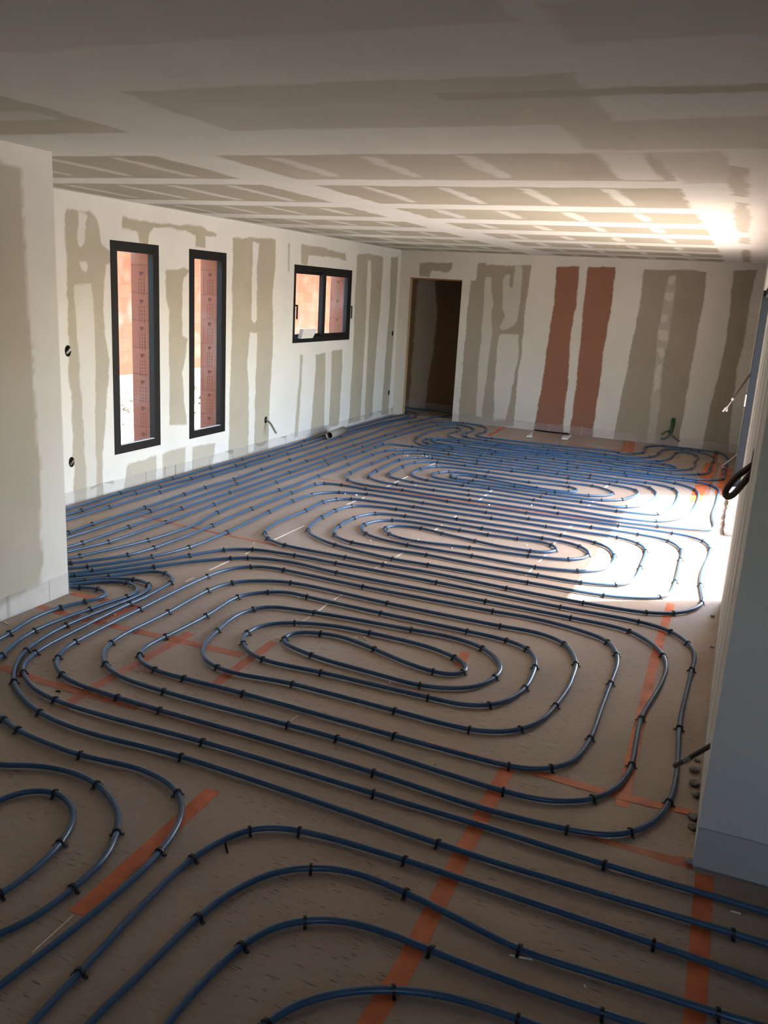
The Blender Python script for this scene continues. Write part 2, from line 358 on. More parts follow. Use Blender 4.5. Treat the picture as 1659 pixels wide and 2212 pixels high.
# ------------------------------------------------------------------ back wall with the doorway
bw = lambda s: outline(s, 1, YB, (0, 2))
DOOR = (-4.868, -4.042, 0.0, 2.11)
BOPS = [
 (bw("Y 250,40 650,40 640,110 600,160 400,140 380,215 255,205"), .05, 0),
 (bw("Y 955,40 1050,45 1060,70 1300,75 1600,70 1560,300 1510,700 1500,850 1470,1150 1430,1400 1380,2010 715,1960 780,1200 820,700 870,260 930,250 945,100"), .03, 0),
 (bw("Y 1040,210 1110,215 1115,380 1135,550 1115,620 1120,900 1060,1330 1000,1900 930,1880 960,1300 1000,850 1020,560 1030,260"), .65, 0),
 (bw("Y 1290,180 1340,190 1330,340 1370,340 1400,110 1380,80 1480,80 1490,150 1470,330 1450,550 1430,730 1370,800 1250,850 1205,820 1280,700 1240,580 1255,250"), .65, 0),
 (bw("Y 1230,890 1445,895 1430,1200 1330,1700 1290,1920 1145,1920 1150,1500 1200,930"), .8, 0),
 (bw("X 415,205 550,205 530,450 500,600 480,900 450,1200 270,1200 330,900 370,600 400,430 410,300"), 0, 1),
 (bw("X 598,210 762,208 740,430 720,560 690,700 670,900 640,1100 622,1220 490,1215 530,900 555,620 585,350"), 0, 1),
 (bw("X 930,225 1230,225 1300,240 1285,400 1240,600 1200,850 1165,1080 1125,1290 745,1250 800,950 870,600 905,450 920,320"), .03, 0),
 (bw("Z 380,180 445,180 430,400 405,560 375,760 340,900 300,1300 260,1660 190,1655 220,1300 260,950 285,700 310,560 345,350"), .35, 0)] + [
 (bw(s), .75, 0) for s in ("Z 385,190 440,185 435,240 400,265 375,235", "Z 350,335 425,330 425,390 380,415 345,385", "Z 330,520 385,520 370,580 320,605 308,570",
   "Z 295,655 380,660 375,750 300,745 285,710", "Z 275,820 330,810 355,870 310,900", "Z 280,960 320,950 300,1150 250,1200 255,1060")] + [
 (bw("Z 940,140 1155,130 1090,380 1050,700 970,1000 940,1300 895,1740 660,1720 750,1300 880,760 915,450"), .03, 0)]
xg = axisgrid(XL, XR, .0125, [DOOR[0], DOOR[1]]); zg2 = axisgrid(0, H, .0125, [DOOR[3]])
panel('wall_back', xg, zg2, lambda u, v: np.stack([u, np.full(u.shape, YB), v], -1), BOPS, board_material('dimmed_end_wall_board', (.29, .245, .19), (.56, .525, .47)), holes=[DOOR],  # same board and filler, darkened in colour for the weaker light at this end
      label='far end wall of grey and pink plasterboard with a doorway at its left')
mb = MB()
mb.box((-5.15, YB+.001, 0), (DOOR[0], YB+.1, H)); mb.box((DOOR[1], YB+.001, 0), (.6, YB+.1, H)); mb.box((DOOR[0], YB+.001, DOOR[3]), (DOOR[1], YB+.1, H))
tag(mb.build('wall_back_core', M_JAMB), 'thickness of the far end wall', kind='structure')
mb = MB(); mb.box((DOOR[0]+.0, YB-.002, DOOR[3]-.02), (DOOR[1]-.002, YB+.1, DOOR[3]-.0)); tag(mb.build('trim_1', M_JAMB2), 'rough timber edge over the doorway', kind='structure')

# corridor behind the doorway
hw = lambda s: outline(s, 1, 13.6, (0, 2))
HOPS = [(hw("Y 60,230 245,230 215,600 190,900 130,1780 40,1780"), 0, 0), (hw("Y 440,230 470,640 430,1000 340,1600 315,1800 1000,1850 1000,230"), 0, 0)]
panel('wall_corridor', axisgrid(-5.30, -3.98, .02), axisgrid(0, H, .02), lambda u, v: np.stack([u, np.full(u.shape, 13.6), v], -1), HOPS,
      board_material('dimmed_corridor_board', (.17, .10, .055), (.30, .245, .19)), label='dim corridor wall seen through the doorway')  # board and filler colours darkened to paint in the corridor's gloom
mb = MB(); mb.box((-3.98, YB+.1, 0), (-3.9, 13.7, H)); mb.box((-5.35, YB+.1, 0), (-5.30, 13.7, H)); mb.box((-5.35, 13.61, 0), (-3.9, 13.7, H))

tag(mb.build('wall_corridor_side', M_BOARD), 'side walls of the corridor', kind='structure')

# ------------------------------------------------------------------ right side: wall beyond the bay, lintel, near wall
BAY = (5.86, 9.84, 2.10)
mb = MB(); mb.box((XR, BAY[1], -.3), (.55, YB+.1, H+.02)); mb.box((XR, BAY[0]-.01, BAY[2]), (.55, BAY[1], H+.02))
tag(mb.build('wall_right', M_PLAIN), 'narrow strip of white wall beyond the glazed bay', kind='structure')
mb = MB(); mb.box((.085, 2.85, -.3), (.55, BAY[0], H+.02)); mb.box((.55, 2.85, -.3), (3.4, 3.2, H+.02))
tag(mb.build('wall_right_near', M_PLAIN), 'white wall end standing at the right in front of the bay', kind='structure')
tag(place(None or (lambda m_: (m_.box((.36, 2.843, 0), (3.4, 2.8495, H)), m_.build('wall_right_near_board', mat('grey_board_strip', (.5, .49, .48), .85, .2, noise=.04)))[1])(MB()), (1, 2.85, 0)), 'strip of bare board on the near right wall', kind='structure')  # thin board strip, greyer than the filler around it
# corner beads: fine vertical ridges on the bay side of the near wall
mb = MB()
for y in (3.35, 3.9, 4.5, 5.1): mb.box((.0838, y, .1), (.0855, y+.05, 2.49))
tag(mb.build('trim_2', M_PLAIN), 'fine vertical filler ridges on the wall end by the bay', kind='structure')

# ------------------------------------------------------------------ near left wall end
PX_, PY_ = -3.572, 3.84
nl = lambda s: outline(s, 0, PX_, (1, 2))
NOPS = [(nl("P -400,330 0,352 46,362 50,450 58,650 80,900 88,1100 92,1262 0,1310 -300,1450 -400,1500"), .22, 0)]
panel('wall_left_near', axisgrid(-1.0, PY_, .02), axisgrid(0, H, .02), lambda u, v: np.stack([np.full(u.shape, PX_), u, v], -1), NOPS, M_WALL, wob=.02,
      label='pale wall end at the left edge in front of the pipes')
mb = MB(); mb.box((PX_-.12, -2.4, 0), (PX_-.001, PY_, H)); mb.box((PX_-.005, -2.4, 0), (PX_, -1.0, H))
tag(mb.build('wall_left_near_core', M_PLAIN), 'thickness of the near left wall', kind='structure')
mb = MB()
mb.box((-5.35, 3.5, 0), (PX_-.12, 3.6, H))                                  # closes the niche behind the near left wall
mb.box((PX_-.12, -2.5, 0), (1.15, -2.4, H)); mb.box((2.05, -2.5, 0), (3.5, -2.4, H)); mb.box((1.15, -2.5, 2.0), (2.05, -2.4, H)); mb.box((1.15, -2.5, 0), (2.05, -2.4, 1.1)); mb.box((3.4, -2.5, 0), (3.5, 3.2, H))
tag(mb.build('wall_rear', M_PLAIN), 'walls behind the viewpoint', kind='structure')

# ------------------------------------------------------------------ ceiling
ROWS = [(3.98, 4.85), (5.13, 6.12), (6.45, 7.22), (7.62, 8.25), (8.72, 9.45), (9.86, 10.55), (10.95, 11.6), (11.95, 12.5)]
def rect(x0, x1, y0, y1): return np.array([(x0, y0), (x1, y0), (x1, y1), (x0, y1)])
COPS = []; rr = random.Random(4)
for i, (a, b) in enumerate(ROWS):
    COPS.append((rect(-4.97, -3.02, a, b), .04, 0)); COPS.append((rect(-2.64, -.44 - (.0 if i > 1 else .02), a, b), .04 if i else .2, 0))
    for k, x in enumerate((-4.72, -4.25, -3.79, -3.32, -2.33, -1.83, -1.33, -.84)):
        w = rr.uniform(.036, .052); s0 = rr.uniform(.03, .08); s1 = rr.uniform(.05, .14)
        if i == 0 and k == 7: continue
        dx = rr.uniform(-.01, .01)
        COPS.append((np.array([(x-w+dx, a+s0), (x+w*.8+dx, a+s0+.02), (x+w+.01, (a+b)/2), (x+w, b-s1), (x-w*.6, b-s1+.01), (x-w, (a+b)/2)]), .8 if i else .7, 0))
COPS += [(rect(-2.16, -.55, 2.64, 3.36), .55, 0), (rect(-2.06, -1.2, 2.94, 3.04), .6, 0), (rect(-3.6, -2.68, 2.64, 3.36), .35, 0), (rect(-3.3, -2.78, 2.9, 3.05), .7, 0),
         (rect(-1.05, .1, 2.83, 2.93), .3, 0), (np.array([(-.75, 3.35), (.1, 3.25), (.1, 3.9), (-.75, 3.9)]), .6, 0), (np.array([(-.5, 4.0), (-.2, 3.95), (-.16, 4.9), (-.42, 4.95)]), .55, 0), (rect(-.9, -.72, 4.05, 4.75), .15, 0), (rect(-.72, -.52, 3.95, 4.8), .85, 0),
         (rect(-2.16, -.6, 1.3, 2.15), .72, 0), (rect(-3.6, -2.7, 1.3, 2.15), .7, 0), (rect(-.52, .1, 2.05, 2.35), .7, 0)]
for y0, y1 in ((4.3, 5.5), (5.7, 7.9), (8.3, 9.2), (9.9, 12.4)):
    COPS.append((np.array([(-.19, y0), (-.12, y0+.1), (-.11, (y0+y1)/2), (-.13, y1), (-.20, y1-.1), (-.22, (y0+y1)/2)]), .3 if y0 < 9 else 0.0, 0))
panel('ceiling', axisgrid(XL-.02, 3.5, .02), axisgrid(-2.5, 13.7, .02), lambda u, v: np.stack([u, v, np.full(u.shape, H)], -1), COPS, M_CEIL, wob=.022,
      holes=[(.56, 3.6, 3.2, 14)], label='plasterboard ceiling with white filler bands and short screw strips')
mb = MB(); mb.box((-5.35, -2.6, H+.02), (.55, 13.8, H+.2)); mb.box((.55, -2.6, H+.02), (3.5, 3.2, H+.2)); mb.box((-5.35, 12.6, H+.001), (-5.06, 13.8, H+.02))
tag(mb.build('ceiling_slab', M_PLAIN), 'slab over the ceiling', kind='structure')

# ------------------------------------------------------------------ floor and edge strips
me = bpy.data.meshes.new('floor')
me.from_pydata([(-6.7, -2.5, 0), (3.4, -2.5, 0), (3.4, 2.9, 0), (.5, 2.9, 0), (.5, 13.7, 0), (-6.7, 13.7, 0)] + [(-6.7, -2.5, -.25), (3.4, -2.5, -.25), (3.4, 2.9, -.25), (.5, 2.9, -.25), (.5, 13.7, -.25), (-6.7, 13.7, -.25)],
               [], [(0, 1, 2, 3, 4, 5), (11, 10, 9, 8, 7, 6), (1, 0, 6, 7), (2, 1, 7, 8), (3, 2, 8, 9), (4, 3, 9, 10), (5, 4, 10, 11), (0, 5, 11, 6)])
me.transform(Matrix.Identity(4)); floor = link('floor', me, M_FLOOR)
# only the part inside the house
me.clear_geometry()
fp = [(-5.14, -2.5), (3.4, -2.5), (3.4, 2.9), (.54, 2.9), (.54, 12.7), (-3.95, 12.7), (-3.95, 13.65), (-5.32, 13.65), (-5.32, 12.74), (-5.14, 12.74)]
n = len(fp); me.from_pydata([(x, y, 0) for x, y in fp] + [(x, y, -.2) for x, y in fp], [], [tuple(range(n)), tuple(reversed(range(n, 2*n)))] + [(i, i+n, (i+1) % n+n, (i+1) % n) for i in range(n)])
me.update(); tag(floor, 'brown fibreboard floor carrying the heating pipes', kind='structure')

def strip(name, p0, p1, nrm, h, label, t=.006):
    (x0, y0), (x1, y1) = p0, p1; nx, ny = nrm; mb = MB(); t = .014 if name.endswith('right_near') else t; N = max(2, int(math.hypot(x1-x0, y1-y0)/.15)); rg = random.Random(len(name)+int(x0*10))
    pts = []
    for i in range(N+1):
        f = i/N; pts.append((x0+(x1-x0)*f, y0+(y1-y0)*f, rg.uniform(0, .003), h+rg.uniform(-.006, .006)))
    vs = []
    for x, y, w, hh in pts: vs += [(x, y, 0), (x+nx*(t+w), y+ny*(t+w), 0), (x+nx*(t*.6+w), y+ny*(t*.6+w), hh), (x, y, hh)]
    fs = []
    for i in range(N):
        a = i*4; b = a+4; fs += [(a+1, b+1, b+2, a+2), (a+2, b+2, b+3, a+3), (a, a+3, b+3, b), (a, b, b+1, a+1)]
    fs += [(0, 1, 2, 3), (4*N+3, 4*N+2, 4*N+1, 4*N)]
    mb.add(vs, fs); return tag(mb.build(name, M_FILM), label, kind='structure')
def film_material():
    m = bpy.data.materials.new('translucent_edge_film'); m.use_nodes = True; nt = m.node_tree; b = nt.nodes['Principled BSDF']; L = nt.links.new
    b.inputs['Base Color'].default_value = (.80, .78, .79, 1); b.inputs['Roughness'].default_value = .45
    tc = nt.nodes.new('ShaderNodeTexCoord'); n = nt.nodes.new('ShaderNodeTexNoise'); n.inputs['Scale'].default_value = 6; L(tc.outputs['Object'], n.inputs['Vector'])
    mr = nt.nodes.new('ShaderNodeMapRange'); mr.inputs['To Min'].default_value = .10; mr.inputs['To Max'].default_value = .24; L(n.outputs['Fac'], mr.inputs['Value']); L(mr.outputs[0], b.inputs['Alpha'])
    return m
M_FILM = film_material()
strip('baseboard_left', (XL, 3.62), (XL, YB), (1, 0), .11, 'translucent edge strip along the foot of the long wall')
strip('baseboard_back', (DOOR[1], YB), (XR, YB), (0, -1), .12, 'translucent edge strip along the foot of the end wall')
strip('baseboard_corridor', (-5.3, 13.6), (-3.98, 13.6), (0, -1), .12, 'translucent edge strip in the corridor')
strip('baseboard_left_near', (PX_, -1), (PX_, PY_), (1, 0), .13, 'translucent edge strip on the near left wall')
strip('baseboard_right_near', (.085, 2.85), (3.4, 2.85), (0, -1), .15, 'translucent edge strip on the near right wall')
strip('baseboard_right', (XR, BAY[1]), (XR, YB), (-1, 0), .12, 'translucent edge strip beyond the bay')

# ------------------------------------------------------------------ outdoors, left of the house
mb = MB(); mb.box((-30, -10, -.5), (-5.351, 40, -.3)); ground = tag(mb.build('ground', M_GROUND), 'gravelly ground outside the left windows', kind='structure')
mb = MB(); mb.box((.551, 3.2, -.5), (12, 40, -.2)); tag(mb.build('ground_right', M_SAND), 'pale ground outside the bay', kind='structure')
mb = MB(); mb.box((-9.2, 3, -.299), (-7.4, 25, -.285)); tag(mb.build('ground_sand', M_SAND), 'sunlit strip of pale sand outside', kind='structure')
mb = MB(); mb.box((-11.3, 2, .05), (-11.0, 30, 3.4)); tag(mb.build('wall_courtyard', M_BRICK), 'sunlit orange brick wall across the yard', kind='structure')
mb = MB(); mb.box((-11.35, 2, -.3), (-10.97, 30, .05)); tag(mb.build('wall_courtyard_base', M_CONC), 'grey concrete footing of the yard wall', kind='structure')
mb = MB(); mb.box((-11.5, 2, 3.0), (-8.7, 30, 3.15)); tag(mb.build('yard_shade_slab', M_CONC), 'unseen slab added to shade the yard wall', kind='structure')  # added slab out of view, keeps the sun off the yard wall
mb = MB(); mb.box((-20, -16, -.5), (20, -2.51, -.25)); tag(mb.build('ground_rear', M_SAND), 'pale ground behind the viewpoint', kind='structure')
rg = random.Random(11); rub = MB()
for _ in range(260):
    x = rg.uniform(-10.8, -8.3); y = rg.uniform(8.5, 16); r = rg.uniform(.02, .07); z = -.29
    a = rg.uniform(0, 3.14); c, s_ = math.cos(a)*r*rg.uniform(1, 2.5), math.sin(a)*r*rg.uniform(1, 2.5)
    rub.add([(x-c, y-s_, z), (x+s_*.5, y-c*.5, z), (x+c, y+s_, z), (x-s_*.5, y+c*.5, z), (x, y, z+r)], [(0, 1, 4), (1, 2, 4), (2, 3, 4), (3, 0, 4), (3, 2, 1, 0)])
tag(rub.build('rubble', mat('dark_rubble', (.12, .10, .085), .95, .1, noise=.5, nscale=5)), 'scattered dark rubble on the ground outside the left windows', 'rubble', kind='stuff')

# ------------------------------------------------------------------ windows
def frame_box(mb, x0, x1, y0, y1, z0, z1, w, wt=None, wb=None):
    wt = wt or w; wb = wb or w
    mb.box((x0, y0, z0), (x1, y0+w, z1)); mb.box((x0, y1-w, z0), (x1, y1, z1)); mb.box((x0, y0+w, z0), (x1, y1-w, z0+wb)); mb.box((x0, y0+w, z1-wt), (x1, y1-w, z1))
for i, (a, b, c, d) in enumerate((W1, W2)):
    mb = MB(); frame_box(mb, -5.095, -5.034, a, b, c, d, .084, .084, .074)
    fr = place(mb.build('window_%d' % (i+1), M_FRAME, bevel=.003), (XL, (a+b)/2, c))
    tag(fr, ('tall narrow black fixed window nearer the left wall end', 'tall narrow black fixed window in the middle of the left wall')[i], kind='structure')
    mb = MB(); mb.box((-5.075, a+.08, c+.07), (-5.069, b-.08, d-.08)); g = mb.build('glass', M_GLASS); place(g, (XL, (a+b)/2, c)); g.parent = fr; g.location = (0, 0, 0)
    mb = MB(); mb.box((-5.067, a+.084, c+.074), (-5.040, b-.084, c+.079)); g = mb.build('glazing_bead', M_STRIP); place(g, (XL, (a+b)/2, c)); g.parent = fr; g.location = (0, 0, 0)
a, b, c, d = W3
mb = MB(); frame_box(mb, -5.12, -5.034, a, b, c, d, .045, .06, .06)
w3 = place(mb.build('window_3', M_FRAME, bevel=.003), (XL, (a+b)/2, c)); tag(w3, 'black two-leaf sliding window above half height', kind='structure')
def child(mb, name, m, parent, base):
    o = mb.build(name, m); place(o, base); o.parent = parent; o.location = (0, 0, 0); return o
base3 = (XL, (a+b)/2, c)
for (y0, y1, x0, x1, sd) in ((a+.04, a+.84, -5.105, -5.075, 0), (a+.77, b-.04, -5.068, -5.038, 1)):
    mb = MB(); frame_box(mb, x0, x1, y0, y1, c+.05, d-.05, .055 if not sd else .08, .05, .05); sash = child(mb, 'sash', M_FRAME, w3, base3)
    mb = MB(); mb.box(((x0+x1)/2-.003, y0+.05, c+.09), ((x0+x1)/2+.003, y1-.05, d-.09)); g = mb.build('glass', M_GLASS); place(g, base3); g.parent = sash; g.location = (0, 0, 0)
    yh = y0+.03 if not sd else y1-.03
    mb = MB(); zh = 1.66
    xo = -5.0 + .0; mb.box((x1, yh-.008, zh-.01), (x1+.055, yh+.008, zh+.008)); mb.box((x1+.043, yh-.008, zh-.16), (x1+.058, yh+.008, zh+.008))
    g = mb.build('handle', M_FRAME); place(g, base3); g.parent = sash; g.location = (0, 0, 0)

# bay frame in the right wall
mb = MB(); mb.box((.07, BAY[1]-.10, 0), (.16, BAY[1], BAY[2])); mb.box((.12, BAY[0], 0), (.20, BAY[0]+.08, BAY[2])); mb.box((.09, BAY[0]+.08, BAY[2]-.07), (.18, BAY[1]-.10, BAY[2]))
bay = place(mb.build('door_1', M_FRAME2, bevel=.004), (.1, 7.85, 0)); tag(bay, 'anthracite frame of the wide glazed bay, standing open', kind='structure')
mb = MB(); rg = random.Random(2); N = 40; vs = []; prof = ((.05, .0), (.045, .055), (.075, .075), (.13, .07), (.135, .0))
for i in range(N+1):
    y = 7.76+(BAY[1]-.1-7.76)*i/N
    for px_, pz in prof: vs.append((px_+rg.uniform(-.009, .009), y+rg.uniform(-.01, .01), max(0, pz+rg.uniform(-.010, .010) if pz else 0)))
fs = [(i*5+k, i*5+k+1, (i+1)*5+k+1, (i+1)*5+k) for i in range(N) for k in range(4)] + [(0, 1, 2, 3, 4), tuple(N*5+4-k for k in range(5))]
mb.add(vs, fs); o = child(mb, 'bottom_rail', M_FOAM, bay, (.1, 7.85, 0)); o['label'] = 'bottom rail wrapped in crinkled grey film'
p0 = at(1613, 849, 1, 9.70); mb = MB(); mb.box((.055, 9.69, p0[2]-.14), (.07, 9.705, p0[2])); mb.box((.055, 9.69, p0[2]-.015), (.069, 9.73, p0[2]))
o = child(mb, 'strike_plate', M_GREYPVC, bay, (.1, 7.85, 0)); o['label'] = 'metal strike plate'

# white joints between the floor boards
def seg(mb, p, q, w, z):
    a = at(p[0], p[1], 2, 0)[:2]; b = at(q[0], q[1], 2, 0)[:2]; d = (b-a)/np.linalg.norm(b-a); n_ = np.array([-d[1], d[0]])*w/2
    mb.add([(*(a-n_), z), (*(b-n_), z), (*(b+n_), z), (*(a+n_), z), (*(a-n_), z-.0015), (*(b-n_), z-.0015), (*(b+n_), z-.0015), (*(a+n_), z-.0015)],
           [(0, 1, 2, 3), (4, 7, 6, 5), (0, 4, 5, 1), (1, 5, 6, 2), (2, 6, 7, 3), (3, 7, 4, 0)])
mb = MB()
for p, q, w in (((787,1075),(748,1090),.012),((657,1136),(592,1166),.012),((545,1189),(530,1197),.01),((497,1211),(452,1232),.012),((420,1248),(400,1257),.008),
                ((940,1001),(917,1010),.02),((908,1014),(893,1021),.014),((882,1029),(852,1043),.02),((845,1047),(832,1053),.014),
                ((1063,1059),(1032,1083),.016),((986,1115),(974,1122),.014),((955,1134),(936,1148),.014),((905,1165),(893,1172),.008),((872,1193),(856,1203),.008),((835,1213),(810,1228),.006),
                ((740,1284),(720,1296),.006),((707,1305),(688,1320),.01),((670,1332),(640,1350),.004),
                ((1318,1046),(1306,1054),.02),((1282,1083),(1270,1094),.014),((1240,1131),(1229,1141),.014),((1222,1149),(1212,1159),.012),((1205,1164),(1190,1184),.008),((1180,1198),(1164,1214),.012),((1150,1228),(1135,1244),.008),
                ((158,1978),(70,2058),.004),((645,1545),(625,1560),.004)): seg(mb, p, q, w, .0016)
tag(mb.build('floor_joints', M_JOINT), 'pale joints between the floor boards', kind='structure')
mb = MB(); seg(mb, (876, 897.5), (975, 907), .05, .004); tag(mb.build('trim_3', M_JOINT), 'pale threshold line in the doorway', kind='structure')

# ------------------------------------------------------------------ orange tape and spray marks on the floor
def tape(pts, w, label, m, name='orange_tape', group=None, z=.0012, ends=True):
    """pts: photograph points along the tape; w in metres"""
    P = np.array([at(x, y, 2, 0)[:2] for x, y in pts]); d = np.gradient(P, axis=0); d /= np.linalg.norm(d, axis=1)[:, None]; n_ = np.stack([-d[:, 1], d[:, 0]], 1)
    ww = np.array(w if hasattr(w, '__len__') else [w]*len(P))[:, None]/2; A = P-n_*ww; B = P+n_*ww; N = len(P); t = .0006
    vs = [(*p, z) for p in A] + [(*p, z) for p in B] + [(*p, z-t) for p in A] + [(*p, z-t) for p in B]
    fs = [(i, i+1, N+i+1, N+i) for i in range(N-1)] + [(2*N+i, 3*N+i, 3*N+i+1, 2*N+i+1) for i in range(N-1)]
    fs += [(i, 2*N+i, 2*N+i+1, i+1) for i in range(N-1)] + [(N+i, N+i+1, 3*N+i+1, 3*N+i) for i in range(N-1)] + [(0, N, 3*N, 2*N), (N-1, 3*N-1, 4*N-1, 2*N-1+N*0+0)] 
    fs[-1] = (N-1, 3*N-1, 4*N-1, 2*N-1)
    mb = MB(); mb.add(vs, fs); o = mb.build(name, m); place(o, (*P[0], 0)); return tag(o, label, 'tape', group)
tape([(461,1706),(167,1974)], .062, 'short diagonal strip of orange tape inside the left foreground loops', M_TAPE)
tape([(1096,1660),(990,1860),(880,2080),(798,2212),(740,2330)], .062, 'long strip of orange tape running toward the bottom edge', M_TAPE, z=.0018)
tape([(1449,1304),(1415,1420),(1364,1640),(1343,1742)], .05, 'orange tape strip under the right-hand pipe bends', M_TAPE)
tape([(1552,1000),(1526,1068),(1497,1150),(1453,1292)], .05, 'orange tape strip crossing the sunlit patch', M_SPRAY2)  # tape made nearly clear to imitate the sun washing out its colour
tape([(1535,1000),(1524,1030),(1500,1085)], .12, 'wide orange tape patch near the far right corner', M_TAPE, z=.0018)
tape([(1571,1010),(1561,1050),(1556,1068)], .12, 'orange tape patch against the far bay jamb', M_TAPE, z=.0024)
tape([(1549,966),(1546,985),(1542,1004)], .06, 'small orange tape end by the far right corner', M_SPRAY)
tape([(860,1588),(1050,1640),(1197,1681),(1314,1714),(1400,1735),(1499,1757)], [.012,.03,.045,.05,.05,.04], 'orange tape strip running across to the near right wall', M_TAPE, z=.0024)
tape([(1522,1890),(1510,2060),(1500,2212),(1492,2330)], .06, 'orange tape strip leaving the frame at the lower right', M_TAPE)
tape([(1230,1797),(1350,1829),(1440,1855),(1496,1866)], [.01,.03,.05,.07], 'faded orange marking ending at the near right wall corner', M_SPRAY)
tape([(593,1386),(530,1430),(466,1477)], .055, 'faded orange strip inside the left of the front spiral', M_SPRAY)
tape([(412,1368),(310,1425),(202,1484),(134,1530)], .055, 'faded orange strip across the left ends of the front spiral', M_SPRAY)
tape([(297,1309),(245,1330),(202,1344)], .05, 'short faded orange strip among the left pipe bends', M_SPRAY)
tape([(83,1310),(202,1343),(325,1370),(430,1394),(524,1416)], .055, 'faded orange line from the near left wall to the front spiral', M_SPRAY, z=.0018)
tape([(157,1281),(195,1290),(235,1300)], .06, 'small orange marking beside the near left wall end', M_SPRAY)
tape([(0,1440),(60,1462),(181,1497),(300,1530)], .05, 'faded orange line at the left edge beyond the sharp bends', M_SPRAY, z=.0024)
tape([(300,1530),(500,1584),(760,1657),(1000,1730),(1230,1797)], .025, 'faint orange line under the long parallel pipes', M_SPRAY2)
tape([(282,1442),(452,1482),(640,1530),(860,1588)], .04, 'faint orange line below the front spiral bends', M_SPRAY2, z=.003)
tape([(1006,1408),(991,1440)], .055, 'small orange tape piece in the centre loop of the front spiral', M_SPRAY)
tape([(304,1115),(400,1137),(500,1158),(597,1178)], .035, 'faint orange line crossing the straight pipe bundle', M_SPRAY)
tape([(689,1033),(800,1053),(950,1076),(1200,1113),(1400,1138),(1520,1150)], .06, 'long faint orange line between the second and third spirals', M_SPRAY2)
tape([(1056,941),(1074,931),(1092,920)], .07, 'bright orange spray mark in front of the doorway side of the end wall', M_TAPE)
tape([(1225,960),(1290,968),(1350,975)], .12, 'faded orange marking at the foot of the pink boards', M_SPRAY2)
tape([(1361,952),(1358,965),(1354,977)], .16, 'short orange marking by the end wall near the green conduit', M_SPRAY)
